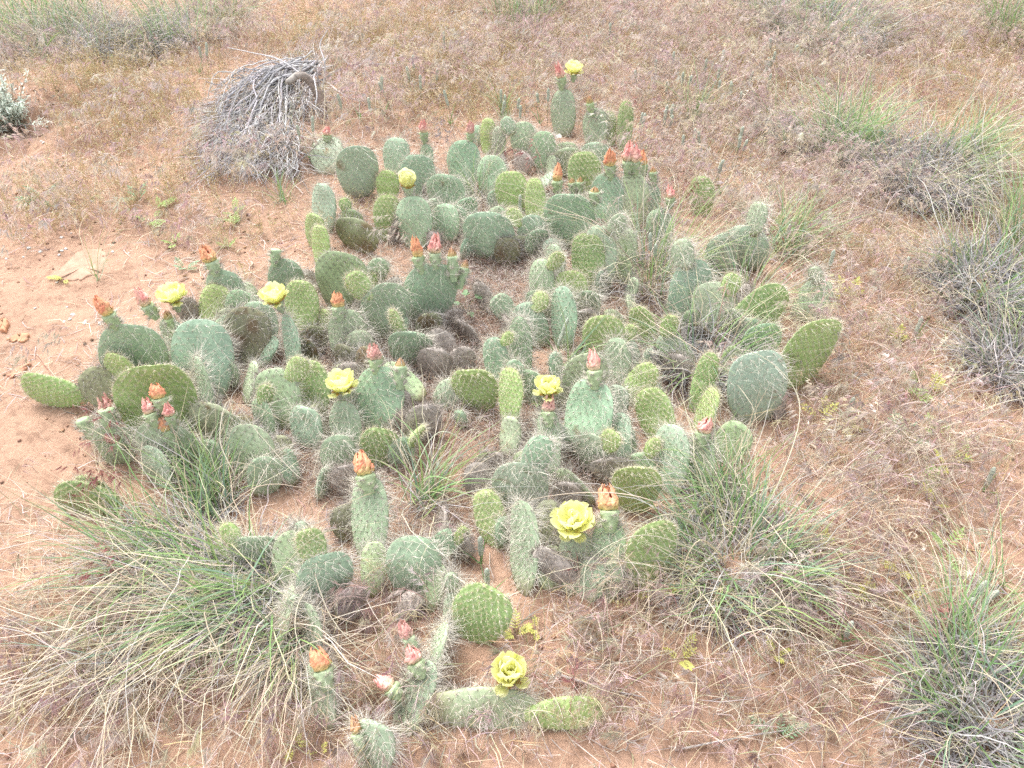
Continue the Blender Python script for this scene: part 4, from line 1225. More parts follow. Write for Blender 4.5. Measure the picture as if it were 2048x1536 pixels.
    for sgn in (1, -1):
        xx, zz, yy = surf(rt, rf, np.full(m, float(sgn)), np.full(m, .001))
        P.append(toW(xx, zz, yy)); N.append(nrm(sgn * g['w'][None] * np.sin(ral)[:, None] + g['a'][None] * (-np.cos(ral))[:, None] * .9 + .15 * r.normal(0, 1, (m, 3)))); TT.append(rt)
    P, N, TT = np.concatenate(P), np.concatenate(N), np.concatenate(TT)
    s = Buf()
    tones = [(.74, .70, .61), (.64, .58, .50), (.80, .77, .69)]
    spikes(s, P - N * .001, N + r.normal(0, .2, N.shape), .0028, .0015 if young else .0017, (.50, .42, .24) if young else (.36, .30, .25), (.6, .52, .34) if young else (.45, .38, .3))
    def many(mult, Lf, rad, down, sprd, cols, sel=None):
        PP = P if sel is None else P[sel]; NN = N if sel is None else N[sel]; t_ = TT if sel is None else TT[sel]
        PP = np.repeat(PP, mult, 0); NN = np.repeat(NN, mult, 0); t_ = np.repeat(t_, mult)
        d = NN + np.array([0, 0, -1.0])[None] * down + r.normal(0, sprd, NN.shape)
        # keep them outside the skin
        dn = (d * NN).sum(1, keepdims=True)
        d = d + NN * np.clip(.18 - dn, 0, None)
        ln = Lf * (.45 + .9 * r.random(len(PP))) * (.6 + .8 * t_)
        cc = np.asarray(cols, float)[r.integers(0, len(cols), len(PP))] * (1 + r.normal(0, .08, (len(PP), 1)))
        spikes(s, PP, d, ln, rad, cc, cc * 1.1)
    if young:
        many(6, .0095, .00044, .1, .62, [(.76, .72, .58), (.70, .60, .42), (.82, .79, .68)])
        many(1, .015, .0003, .2, .45, [(.66, .62, .5)], TT > .6)
    elif k in 'MP':
        many(4, .017, .00045, .35, .62, tones)
        many(1, .036, .00042, .3, .6, tones, r.random(len(P)) < .5)
        many(1, .060, .0004, .1, .5, tones, (TT > .6) & (r.random(len(P)) < .5))
    elif k == 'W':
        many(6, .021, .00038, .45, .5, tones + [(.5, .47, .43)])
        many(2, .050, .00036, .45, .5, tones, r.random(len(P)) < .7)
    elif k == 'L':
        many(2, .010, .00032, .3, .6, tones)
        many(4, .022, .00034, .4, .5, tones + GREY, (np.abs((N * g['w']).sum(1)) > .6) | (TT > .85))
    elif k == 'O':
        many(4, .014, .00034, .4, .6, tones[1:] + GREY)
        many(3, .028, .00034, .4, .5, GREY, (np.abs((N * g['w']).sum(1)) > .6) | (TT > .8))
    elif k == 'D':
        many(6, .015, .0005, .15, .7, [(.40, .35, .31), (.31, .26, .23), (.50, .45, .41)])
    put('spines', s, M_SPINE, o)
    g['obj'] = o
    return g

# ---- flower parts, built once and shared
def ovary_mesh(seed, col=(.37, .46, .27), L=.036, R=.0118, r0=.0055):
    r = np.random.default_rng(seed)
    n, k = 20, 26
    s = np.linspace(0, 1, n); a = np.linspace(0, 2 * PI, k, endpoint=False)
    R_ = r0 + (R - r0) * np.sin(s * PI / 2) ** .8
    R_[-1] *= .62
    lat = np.maximum(0, np.cos(a[None] * 4 + s[:, None] * 9)) * np.maximum(0, np.cos(a[None] * 4 - s[:, None] * 14))
    RR = R_[:, None] * (1 + .20 * lat ** .7)
    z = s * L
    V = np.stack([RR * np.cos(a), RR * np.sin(a), z[:, None] + 0 * a[None]], -1)
    C = np.array(col)[None, None] * (1 + .15 * r.normal(0, 1, (n, k, 1)) * .4) * (1 - .4 * lat[..., None]) + np.array([.60, .62, .42]) * .4 * lat[..., None]
    idx = np.arange(n * k).reshape(n, k); j = np.roll(idx, -1, 1)
    b = Buf()
    V = np.concatenate([V.reshape(-1, 3), [[0, 0, L * .93]]]); C = np.concatenate([C.reshape(-1, 3), [col]])
    b.add(V, C, f4=np.stack([idx[:-1], j[:-1], j[1:], idx[1:]], -1).reshape(-1, 4), f3=np.stack([idx[-1], j[-1], np.full(k, n * k)], 1))
    m = 300
    sel = np.argwhere(lat[2:-1] > .45)
    if len(sel):
        pick_ = sel[r.integers(0, len(sel), m)]
        Pp = V[:-1].reshape(n, k, 3)[pick_[:, 0] + 2, pick_[:, 1]]
        ang = a[pick_[:, 1]]
        d = np.stack([np.cos(ang), np.sin(ang), .5 + 0 * ang], -1) + r.normal(0, .45, (m, 3))
        spikes(b, Pp, d, r.uniform(.004, .014, m), .0004, (.68, .64, .54), mat=1)
    return b.mesh('flower_base', [M_PAD, M_SPINE], smooth=True)

def petal_mesh(seed, L, W, th0, th1, col, colt, ruf=.004, name='petal', point=0.0):
    r = np.random.default_rng(seed)
    n, k = 15, 11
    s = np.linspace(0, 1, n); u = np.linspace(-1, 1, k)
    th = th0 + (th1 - th0) * ((s[1:] + s[:-1]) / 2) ** 1.2
    pts = np.concatenate([[[0, 0]], np.cumsum(np.stack([np.sin(th), np.cos(th)], -1) * L / (n - 1), 0)])
    w = W / 2 * (.22 + .78 * np.sin(np.clip(s / .72, 0, 1) * PI / 2) ** 1.3) * np.where(s > .78, np.sqrt(np.clip(1 - ((s - .78) / .245) ** 2, 0, 1)) , 1)
    if point: w = W / 2 * np.sin(PI * (s * .93 + .05)) ** .8
    ph1, ph2, ph3 = r.uniform(0, 6.28, 3)
    x = pts[:, None, 0] + 0 * u; z = pts[:, None, 1] + 0 * u
    y = w[:, None] * u[None]
    cup = (u[None] ** 2) * w[:, None] * .30
    nx, nz = -np.cos(np.append(th, th[-1])), np.sin(np.append(th, th[-1]))
    ru = ruf * s[:, None] ** 2 * (np.sin(u[None] * 5 + ph1) * .6 + np.sin(u[None] * 9 + ph2 + s[:, None] * 4) * .4) + ruf * .5 * np.sin(s[:, None] * 8 + ph3) * np.abs(u[None])
    x = x + nx[:, None] * (cup + ru); z = z + nz[:, None] * (cup * .6 + ru)
    notch = np.exp(-(u / .28) ** 2)[None] * s[:, None] ** 10 * L * (.05 + .05 * r.random()) if not point else 0
    z = z - notch * np.cos(th[-1]); x = x - notch * np.sin(th[-1])
    col, colt = np.array(col), np.array(colt)
    f = np.clip(s[:, None] * .75 + .35 * np.abs(u[None]) ** 3, 0, 1)[..., None]
    C = col * (1 - f) + colt * f
    C = C * (1 - .06 * np.exp(-(u / .08) ** 2)[None, :, None])
    b = Buf(); idx = np.arange(n * k).reshape(n, k)
    b.add(np.stack([x, y, z], -1), C.reshape(-1, 3), f4=np.stack([idx[:-1, :-1], idx[:-1, 1:], idx[1:, 1:], idx[1:, :-1]], -1).reshape(-1, 4))
    return b.mesh(name, M_PETAL, smooth=True)

YEL, YELT = (.97, .97, .34), (.98, .98, .72)
OVA = [ovary_mesh(1), ovary_mesh(2), ovary_mesh(3, (.40, .49, .31))]
OVS = [ovary_mesh(5, (.38, .48, .26), .026, .010, .005), ovary_mesh(6, (.36, .46, .28), .030, .011, .005)]
IN_P = [petal_mesh(10 + i, .042, .032, .25, .05, YEL, YELT, .0022) for i in range(3)]
MID_P = [petal_mesh(20 + i, .050, .042, .55, .15, YEL, YELT, .0028) for i in range(3)]
OUT_P = [petal_mesh(30 + i, .048, .044, .85, .40, YEL, (.92, .93, .52), .004) for i in range(3)]
OUT2_P = [petal_mesh(40 + i, .036, .026, 1.15, 1.25, (.62, .68, .12), (.82, .80, .52), .004) for i in range(2)]
SEP_P = [petal_mesh(50 + i, .022, .014, .8, 1.15, (.42, .42, .12), (.60, .34, .16), .002, 'sepal', 1.0) for i in range(2)]
def stamen_mesh():
    b = Buf(); r = np.random.default_rng(3)
    m = 90
    a = r.uniform(0, 6.28, m); th = r.uniform(.1, .9, m)
    d = np.stack([np.sin(th) * np.cos(a), np.sin(th) * np.sin(a), np.cos(th)], -1)
    L = r.uniform(.013, .022, m)
    P0 = d * [.005, .005, 0]
    spikes(b, P0, d, L, .0005, (.90, .86, .25))
    E = P0 + d * L[:, None]
    for e in E:
        o = np.array([(1, 0, 0), (-1, 0, 0), (0, 1, 0), (0, -1, 0), (0, 0, 1), (0, 0, -1)]) * .0010
        b.add(e + o * 1.5, (.93, .88, .42), f3=[(0, 2, 4), (2, 1, 4), (1, 3, 4), (3, 0, 4), (2, 0, 5), (1, 2, 5), (3, 1, 5), (0, 3, 5)])
    tube(b, [(0, 0, 0), (0, 0, .014), (0, 0, .022), (0, 0, .025)], [.0016, .0015, .0030, .0012], (.62, .70, .30), 8)
    return b.mesh('stamens', M_PETAL)
STAM = stamen_mesh()

def wilt_mesh(seed, L, R, fat=.5, cols=((.60, .52, .20), (.66, .28, .15), (.58, .17, .13)), open_=.0):
    """twisted closed bloom: overlapping shrivelled petals"""
    r = np.random.default_rng(seed)
    b = Buf()
    c0, c1, c2 = [np.array(c) for c in cols]
    n = 12
    for i in range(13):
        lay = i / 13
        a0 = i * 2.39996 + r.normal(0, .2); tw = r.uniform(.5, 1.3)
        m, k = n, 5
        s = np.linspace(0, 1, m); u = np.linspace(-1, 1, k)
        Lp = L * (.55 + .5 * lay) * r.uniform(.9, 1.08)
        prof = np.where(s < .35, .62 + .38 * np.sin(s / .35 * PI / 2), np.cos(np.clip((s - .35) / .75, 0, 1) * PI / 2) ** (.75)) * (1 - .35 * lay)
        rr = R * prof * (.85 + .18 * r.normal(0, .4)) + open_ * s ** 2
        wid = (1.15 - .5 * s) * (.62 + .25 * (1 - lay))
        a = a0 + tw * s[:, None] + u[None] * wid[:, None]
        crump = 1 + .16 * np.sin(s[:, None] * 17 + i) * np.cos(u[None] * 3 + i * 2) + .10 * r.normal(0, 1, (m, k)) * s[:, None]
        ridge = (1 - .28 * u[None] ** 2)
        Rr = rr[:, None] * crump * ridge
        off = np.array([math.cos(a0), math.sin(a0)]) * R * .12
        V = np.stack([Rr * np.cos(a) + off[0] * s[:, None], Rr * np.sin(a) + off[1] * s[:, None], s[:, None] * Lp + .0012 * r.normal(0, 1, (m, k))], -1)
        f = s[:, None, None]
        hue = r.random()
        top = c1 * (1 - hue) + c2 * hue
        C = np.where(f < .4, c0 * (1 - f / .4) + (c0 * .4 + top * .6) * f / .4, top)
        C = C * (1 + .10 * r.normal(0, 1, (m, k, 1))) + .10 * (np.abs(u)[None, :, None] ** 3)
        idx = np.arange(m * k).reshape(m, k)
        b.add(V, C.reshape(-1, 3), f4=np.stack([idx[:-1, :-1], idx[:-1, 1:], idx[1:, 1:], idx[1:, :-1]], -1).reshape(-1, 4))
    return b.mesh('wilted_petals', M_WILT, smooth=True)
ORANGE = ((.80, .70, .30), (.84, .44, .24), (.80, .30, .18)); ROSE = ((.84, .70, .46), (.86, .52, .43), (.80, .32, .29)); BROWN = ((.52, .47, .20), (.64, .38, .20), (.54, .30, .17))
WILT = {'o': [wilt_mesh(1, .040, .0135, cols=ORANGE), wilt_mesh(2, .036, .0150, cols=ORANGE)], 'r': [wilt_mesh(3, .040, .0125, cols=ROSE), wilt_mesh(4, .034, .0145, cols=ROSE)],
        'b': [wilt_mesh(5, .028, .0125, cols=BROWN)], 'p': [wilt_mesh(6, .030, .0135, cols=((.74, .58, .44), (.80, .50, .42), (.72, .36, .32)), open_=.003)]}
def bud_mesh():
    b = Buf(); r = np.random.default_rng(8)
    for i in range(10):
        a = i * 2.4; s = np.linspace(0, 1, 6)
        rad = .0085 * np.sin(np.clip(1 - s, 0, 1) * PI / 2) ** .7 * (1 + .05 * i / 10); z = s * (.013 + .0015 * (i % 3))
        wv = .55 * (1 - s * .9)
        V = []
        for j in (-1, 0, 1):
            V.append(np.stack([rad * np.cos(a + j * wv), rad * np.sin(a + j * wv), z], -1))
        V = np.stack(V, 1); idx = np.arange(18).reshape(6, 3)
        C = (np.array([.42, .40, .17])[None, None] * (1 - s)[:, None, None] + np.array([.56, .26, .17])[None, None] * s[:, None, None]).repeat(3, 1)
        b.add(V, C.reshape(-1, 3), f4=np.stack([idx[:-1, :-1], idx[:-1, 1:], idx[1:, 1:], idx[1:, :-1]], -1).reshape(-1, 4))
    return b.mesh('bud_tip', M_WILT, smooth=True)
BUDT = bud_mesh()

def attach(root, pads, bx, by, tx, ty):
    """where on the nearest pad of this plant a bloom sits and which way it points"""
    g = min(pads, key=lambda q: (np.hypot(*(np.array(proj3(q['top'])) - [bx, by]))) + .5 * abs(np.hypot(*(np.array(q['px']) - [bx, by]))))
    # foot lies at the pad's depth along the ray through the picture
    top = g['top'] - g['a'] * .004
    n = g['n0'] if 'n0' in g else nrm((np.cross(g['w'], g['a']))[None])[0]
    fwd = np.array([0, CT, -ST])
    dep = np.dot(top - [0, 0, CAMH], fwd)
    # if the foot is well below the pad's top, it grows from the front face
    _, pty = proj3(top)
    if by > pty + 12:
        f = np.clip((by - pty) / max(abs(proj3(g['B'])[1] - pty), 1), 0, .9)
        pt = top * (1 - f) + g['B'] * f
        dep = np.dot(pt - [0, 0, CAMH], fwd) - g['T'] * .7
    d0, d1 = ray(bx, by), ray(tx, ty)
    P0 = np.array([0, 0, CAMH]) + d0 * dep / np.dot(d0, fwd)
    return g, P0, dep

def proj3(p):
    dz = p[2] - CAMH
    depth = p[1] * CT - dz * ST
    return 1024 + FPX * p[0] / depth, 768 - FPX * (p[1] * ST + dz * CT) / depth

def axis_for(P0, tx, ty, want, lean=.30):
    d = ray(tx, ty)
    best = None
    for lam in np.arange(-.2, 1.05, .08):
        n = np.array([0, -math.cos(lam), math.sin(lam)])
        t = np.dot(P0 - [0, 0, CAMH], n) / np.dot(d, n)
        T_ = np.array([0, 0, CAMH]) + d * t
        L = np.linalg.norm(T_ - P0)
        sc = abs(L - want) + .01 * abs(lam - lean)
        if best is None or sc < best[0]: best = (sc, T_, L)
    return nrm((best[1] - P0)[None])[0], best[2]

def frame(P, a, spin, scale=1.0):
    q = Vector(a).to_track_quat('Z', 'Y')
    return Matrix.Translation(Vector(P)) @ q.to_matrix().to_4x4() @ Matrix.Rotation(spin, 4, 'Z') @ Matrix.Scale(scale, 4)

def open_flower(root, pads, bx, by, cx, cy, wpx, openness=1.0, lean=.30, label=None):
    """bx,by foot of the green base; cx,cy rim centre of the corolla; wpx its breadth"""
    g, P0, dep = attach(root, pads, bx, by, cx, cy)
    sc = wpx / FPX * dep / (.086 if openness == 1.0 else .050)
    sc = min(max(sc, .6), 1.5)
    # the cup nods towards the viewer's side; its rim centre stands at cx, cy
    a = nrm(np.array([[(cx - bx) / FPX * dep * 8, -lean, .9]]))[0]
    fwd = np.array([0, CT, -ST]); dc = ray(cx, cy)
    Cc = np.array([0, 0, CAMH]) + dc * (dep - .01) / np.dot(dc, fwd)
    P0 = Cc - a * .052 * sc
    ov = inst('flower', OVA[int(rng.integers(3))], root, frame(P0 - ORG[root.name], a, rng.uniform(0, 6.28), sc))
    if label: ov['label'] = label
    z = .0335
    vv_ = rng.uniform(-.16, .14)
    def ring(meshes, n, r, tilt, off, sc_=1.0, name='petal', zz=0.0):
        for i in range(n):
            az = 2 * PI * i / n + off + rng.normal(0, .09)
            M = Matrix.Rotation(az, 4, 'Z') @ Matrix.Translation((r, 0, z + zz)) @ Matrix.Rotation(tilt + rng.normal(0, .06), 4, 'Y') @ Matrix.Scale(sc_ * rng.uniform(.92, 1.08), 4)
            inst(name, meshes[int(rng.integers(len(meshes)))], ov, M)
    if openness == 1.0:
        ring(IN_P, 3, .003, -.02, .2, .85, zz=.001)
        ring(MID_P, int(rng.integers(5, 7)), .005, vv_, .5)
        ring(OUT_P, int(rng.integers(5, 8)), .0065, vv_ + .05, .1, zz=-.001)
        ring(OUT2_P, int(rng.integers(3, 6)), .0075, vv_ + .15, .9, zz=-.002)
        ring(SEP_P, 7, .0085, .05, .3, 1.0, 'sepal', zz=-.004)
    else:
        ring(IN_P, 5, .002, -.22, .2, 1.05)
        ring(MID_P, 5, .004, -.28, .5)
        ring(OUT_P, 5, .006, -.42, .1, .95, zz=-.001)
        ring(SEP_P, 6, .007, -.2, .3, 1.0, 'sepal', zz=-.004)
    inst('stamens', STAM, ov, Matrix.Translation((0, 0, z)) @ Matrix.Scale(.95, 4))
    return ov

def wilted(root, pads, bx, by, tx, ty, wpx, tone='o', green=.42):
    wpx = wpx * 1.18
    g, P0, dep = attach(root, pads, bx, by, tx, ty)
    Lpx = math.hypot(tx - bx, ty - by) / FPX * dep
    a, L = axis_for(P0, tx, ty, max(Lpx, .055), .3)
    w = wpx / FPX * dep
    lo = L * green
    s1 = w / 2 / .0140
    m1 = frame(P0 - ORG[root.name] - a * .004, a, rng.uniform(0, 6.28)) @ Matrix.Diagonal((s1, s1, (lo + .006) / .036, 1))
    ov = inst('wilted_flower', OVA[int(rng.integers(3))], root, m1)
    me = WILT[tone][int(rng.integers(len(WILT[tone])))]
    hgt = max(v.co.z for v in me.vertices)
    k = (L - lo) * 1.05 / hgt
    loc = Matrix.Translation((0, 0, .0345)) @ Matrix.Rotation(rng.uniform(0, 6.28), 4, 'Z') @ Matrix.Rotation(rng.uniform(0, .28), 4, 'X')
    s2 = (w / 2 / .0128) / s1
    inst('wilted_petals', me, ov, loc @ Matrix.Diagonal((s2 * rng.uniform(.85, 1.1), s2 * rng.uniform(.9, 1.12), k * .036 / (lo + .006), 1)))
    return ov

def bud(root, pads, bx, by, tx, ty, wpx, tip=True):
    g, P0, dep = attach(root, pads, bx, by, tx, ty)
    Lpx = math.hypot(tx - bx, ty - by) / FPX * dep
    a, L = axis_for(P0, tx, ty, max(Lpx, .035), .3)
    w = wpx / FPX * dep
    lo = L * (.68 if tip else 1.0)
    s1 = w / 2 / .0105
    ov = inst('flower_bud' if tip else 'green_fruit', OVS[int(rng.integers(2))], root, frame(P0 - ORG[root.name] - a * .004, a, rng.uniform(0, 6.28)) @ Matrix.Diagonal((s1, s1, (lo + .004) / .028, 1)))
    if tip:
        inst('bud_tip', BUDT, ov, Matrix.Translation((0, 0, .0265)) @ Matrix.Diagonal((1.05, 1.05, (L - lo) / .014 / ((lo + .004) / .028), 1)))
    return ov

# every plant: label, pads (foot x, foot y, tip x, tip y, breadth, kind, yaw, height of foot), then blooms
PLANTS = [
 ('prickly pear whose bright young pads spread farthest left', [
   (165, 795, 40, 768, 70, 'Y', 8), (250, 820, 168, 742, 72, 'O', 10), (255, 790, 232, 708, 74, 'Y', 20, .02), (325, 880, 300, 724, 142, 'Y', 5, .01), (425, 835, 392, 712, 58, 'W', 58, .01)],
   [('w', 240, 858, 192, 793, 26, 'p'), ('g', 178, 880, 168, 838, 26)]),
 ('blue green prickly pear at the left with one yellow flower and two wilted blooms', [
   (275, 775, 262, 648, 124, 'M', 5), (410, 800, 402, 638, 118, 'M', 5), (350, 700, 345, 640, 60, 'M', 20)],
   [('f', 352, 655, 345, 590, 64, 'yellow flower fully open, leftmost of all'), ('w', 234, 655, 192, 592, 28, 'o'), ('w', 312, 635, 268, 576, 26, 'r'), ('b', 350, 668, 330, 618, 20)]),
 ('small prickly pear behind the leftmost open flower with an orange wilted bloom', [
   (450, 630, 450, 540, 80, 'M'), (425, 665, 438, 570, 74, 'Y', 8), (482, 660, 492, 582, 70, 'M', 20)],
   [('w', 433, 548, 408, 488, 27, 'o')]),
 ('prickly pear with a scarred brown pad and a tall pad topped by a yellow flower', [
   (492, 725, 498, 615, 90, 'O', 5), (522, 705, 516, 602, 74, 'M', 10), (592, 755, 576, 628, 62, 'M', 25), (605, 672, 603, 560, 70, 'Y', 5), (572, 600, 572, 518, 72, 'M'), (634, 705, 634, 650, 46, 'O')],
   [('f', 576, 645, 548, 592, 66, 'yellow flower with tall ruffled petals on the column pad'), ('g', 549, 530, 552, 500, 20)]),
 ('prickly pear with a large pale scarred pad and a pointed wilted bloom', [
   (680, 615, 685, 502, 100, 'L', 4), (745, 575, 743, 540, 24, 'V', 20), (648, 675, 650, 618, 36, 'Y', 20), (702, 725, 690, 618, 76, 'W', 8)],
   [('w', 681, 638, 667, 580, 26, 'o')]),
 ('prickly pear of two broad dusty pads right of the pale scarred one', [
   (770, 672, 770, 566, 92, 'P', 5), (855, 645, 866, 524, 102, 'M', 4), (820, 725, 822, 658, 86, 'M', 5)],
   [('w', 843, 545, 825, 468, 24, 'o'), ('w', 872, 535, 867, 466, 24, 'r'), ('b', 908, 560, 903, 492, 22), ('b', 920, 575, 932, 518, 20)]),
 ('pale green dark dotted prickly pear in the middle left of the patch', [
   (572, 855, 546, 736, 94, 'L', 5), (490, 805, 508, 722, 50, 'L', 50), (628, 835, 622, 720, 76, 'V', 10), (615, 895, 612, 812, 68, 'M', 8), (538, 872, 518, 797, 48, 'M', 15)], []),
 ('prickly pear with a yellow flower on an upright pad left of centre', [
   (698, 915, 686, 800, 66, 'M', 12), (757, 860, 760, 732, 98, 'M', 4), (745, 775, 750, 700, 74, 'O', 8), (750, 928, 766, 856, 74, 'V', 8), (690, 735, 696, 690, 50, 'O')],
   [('f', 700, 812, 682, 768, 74, 'yellow flower left of the patch centre above an upright pad'), ('w', 752, 745, 749, 684, 26, 'p'), ('b', 800, 775, 800, 714, 26)]),
 ('prickly pear of low pale pads in the grass left of centre', [
   (500, 955, 507, 852, 96, 'L', 10), (440, 890, 428, 812, 112, 'L', 8), (428, 940, 420, 876, 50, 'M', 20), (560, 700 + 240, 566, 870, 50, 'O', 10)], []),
 ('hairy prickly pear in tall grass at the left with clustered orange wilted blooms', [
   (340, 945, 330, 845, 112, 'W', 5), (240, 925, 226, 848, 76, 'W', 8), (315, 970, 312, 900, 74, 'M', 8), (205, 895, 212, 830, 36, 'M', 20)],
   [('w', 325, 820, 310, 765, 30, 'o'), ('w', 312, 850, 284, 795, 28, 'r'), ('w', 350, 885, 323, 825, 30, 'o'), ('w', 345, 850, 332, 806, 20, 'r'), ('w', 248, 900, 214, 858, 27, 'p'), ('g', 190, 880, 165, 840, 26), ('g', 222, 860, 212, 820, 30)]),
 ('young green prickly pear alone on the sand at the lower left', [
   (235, 1005, 112, 992, 82, 'V', 5), (215, 1000, 165, 950, 70, 'V', 15)], []),
 ('row of blue green pads nestling in grass at the lower left of the patch', [
   (510, 1140, 504, 1068, 88, 'M', 4), (592, 1175, 580, 1060, 70, 'L', 4), (650, 1215, 648, 1104, 100, 'M', 4), (540, 1195, 385, 1180, 52, 'W', 8), (618, 1130, 632, 1070, 60, 'L', 10)], []),
 ('prickly pear with a fat orange bloom on a column, blue green pad at its foot', [
   (745, 1185, 750, 1082, 52, 'L', 8), (826, 1190, 826, 1076, 108, 'M', 4), (740, 1120, 738, 952, 78, 'W', 8), (855, 1220, 880, 1126, 46, 'L', 40), (905, 1275, 916, 1170, 48, 'W', 15)],
   [('w', 738, 985, 718, 900, 38, 'o')]),
 ('narrow edge-on hairy pads hanging at the lower left with a fat orange bloom', [
   (548, 1310, 590, 1172, 42, 'W', 62), (632, 1310, 610, 1205, 46, 'W', 55), (655, 1450, 630, 1320, 60, 'W', 30)],
   [('w', 655, 1375, 633, 1290, 38, 'o')]),
 ('bright green young pad lying over red soil at the lower middle', [
   (935, 1275, 990, 1180, 108, 'Y', 4)], []),
 ('tall hairy edge-on prickly pear at the bottom with three rosy wilted blooms', [
   (805, 1460, 855, 1320, 70, 'W', 42), (855, 1360, 893, 1245, 48, 'W', 50), (745, 1540, 752, 1440, 88, 'W', 8)],
   [('w', 828, 1305, 802, 1235, 26, 'p'), ('w', 842, 1352, 816, 1288, 34, 'r'), ('w', 800, 1395, 758, 1348, 34, 'r'), ('w', 722, 1495, 704, 1430, 26, 'b')]),
 ('long spined prickly pear lying on red sand with the lowest yellow flower', [
   (872, 1412, 1075, 1425, 92, 'W', 5), (1060, 1432, 1205, 1420, 56, 'Y', 12)],
   [('f', 1020, 1405, 1018, 1345, 90, 'yellow flower lowest in the picture, petals tipped open')]),
 ('prickly pear with a broad pale pad and hairy column below it in the lower middle', [
   (1042, 1035, 1040, 923, 108, 'P', 4), (1052, 1175, 1048, 1000, 52, 'W', 52), (1095, 1115, 1095, 1000, 62, 'O', 8), (1100, 1175, 1104, 1092, 62, 'L', 8), (998, 1095, 965, 980, 60, 'Y', 15)], []),
 ('hairy prickly pear carrying the large open yellow flower at the lower middle', [
   (1150, 1185, 1152, 1062, 72, 'W', 8), (1215, 1190, 1218, 1035, 68, 'W', 8), (1175, 1200, 1190, 1120, 60, 'M', 8)],
   [('f', 1162, 1105, 1147, 1040, 90, 'large ruffled yellow flower in the lower middle'), ('w', 1220, 1060, 1218, 966, 38, 'o')]),
 ('pair of bright young pads right of the large yellow flower', [
   (1300, 1165, 1306, 1043, 106, 'Y', 4), (1268, 1015, 1278, 930, 92, 'Y', 4), (1225, 960, 1220, 915, 84, 'D', 5)], []),
 ('broad arched prickly pear right of centre with a red and yellow wilted bloom', [
   (1340, 985, 1346, 848, 122, 'M', 5), (1388, 995, 1404, 868, 56, 'W', 30), (1330, 890, 1294, 776, 68, 'Y', 10), (1238, 935, 1238, 826, 46, 'M', 45), (1398, 860, 1432, 778, 40, 'Y', 55)],
   [('w', 1402, 890, 1411, 832, 29, 'r')]),
 ('prickly pear right of the middle yellow flower topped by a red wilted bloom', [
   (1165, 915, 1188, 758, 88, 'M', 8), (1170, 805, 1170, 706, 88, 'L', 8), (1250, 805, 1308, 730, 52, 'Y', 20)],
   [('w', 1190, 775, 1187, 694, 30, 'r')]),
 ('thin hairy column with the middle yellow flower and a rosy wilted bloom', [
   (1100, 965, 1096, 815, 46, 'W', 35), (1088, 970, 1035, 903, 44, 'L', 10)],
   [('f', 1105, 830, 1097, 775, 66, 'yellow flower at the middle of the patch'), ('w', 1098, 850, 1095, 788, 26, 'p')]),
 ('narrow yellow green upright pads growing one on another in the centre', [
   (1016, 912, 1026, 832, 46, 'L', 30), (1020, 848, 1022, 736, 42, 'Y', 48, .03), (985, 945, 1000, 905, 30, 'D')], []),
 ('round bright green pad beside dead grey pads in the centre hollow', [
   (965, 815, 938, 738, 86, 'Y', 4), (875, 758, 868, 696, 70, 'D'), (845, 878, 845, 810, 70, 'D'), (940, 740, 905, 700, 60, 'D'), (800, 830, 800, 780, 50, 'D'), (925, 850, 918, 820, 26, 'M', 30)], []),
 ('two slim leaning pads above the centre hollow', [
   (1008, 785, 982, 675, 50, 'M', 15), (1045, 755, 1038, 632, 46, 'W', 20), (1030, 740, 1032, 690, 34, 'L', 10)], []),
 ('arching blue green pads right of the centre hollow', [
   (1082, 695, 1045, 606, 62, 'M', 15), (1128, 695, 1127, 572, 48, 'M', 38), (1145, 625, 1140, 541, 66, 'Y', 5), (1088, 620, 1080, 518, 48, 'W', 12), (1110, 575, 1108, 488, 32, 'W', 40)], []),
 ('prickly pear with a tall green young pad beneath the red brome spikes', [
   (1176, 575, 1175, 466, 62, 'V', 12), (1202, 580, 1200, 450, 62, 'P', 8), (1235, 560, 1255, 455, 50, 'L', 20)], []),
 ('large yellow green rounded pad with a hairy pad behind its foot', [
   (1212, 730, 1208, 630, 84, 'Y', 4), (1232, 780, 1236, 676, 50, 'W', 25), (1222, 840, 1240, 770, 50, 'W', 20)], []),
 ('small bright pad pair rising from the wispy tussock', [
   (1300, 695, 1276, 612, 42, 'V', 20), (1332, 705, 1348, 640, 60, 'O', 10)], []),
 ('two overlapping blue green rounded pads in the right of the patch', [
   (1375, 655, 1385, 518, 88, 'M', 4), (1427, 670, 1422, 564, 80, 'P', 4)], []),
 ('green young pad leaning right beneath pink brome with a hairy pad beyond', [
   (1470, 655, 1572, 580, 78, 'V', 8), (1600, 640, 1650, 558, 60, 'W', 25), (1520, 715, 1525, 648, 78, 'M', 8)], []),
 ('pale pads half hidden in dry grass at the rear right', [
   (1450, 548, 1445, 468, 74, 'P', 5), (1497, 542, 1490, 453, 78, 'P', 5)], []),
 ('big pale pad and bright many-ribbed young pad farthest right', [
   (1512, 840, 1515, 703, 122, 'P', 4), (1590, 765, 1648, 640, 122, 'Y', 4), (1390, 820, 1425, 705, 40, 'V', 55)], []),
 # rear
 ('pale pads at the foot of the brush pile', [
   (655, 348, 652, 272, 66, 'W', 8), (720, 390, 710, 290, 80, 'P', 5)],
   [('w', 655, 285, 651, 250, 18, 'r')]),
 ('rear left prickly pear with the half closed yellow flower', [
   (790, 355, 795, 275, 52, 'M', 8), (836, 398, 835, 308, 70, 'M', 5), (775, 402, 776, 340, 46, 'Y', 8), (776, 480, 776, 390, 54, 'V', 12), (832, 494, 826, 392, 72, 'M', 5), (892, 482, 890, 408, 56, 'M', 5)],
   [('fc', 818, 400, 815, 362, 38, 'yellow flower only half open, at the rear left')]),
 ('rear prickly pear with slim green buds standing on dusty round pads', [
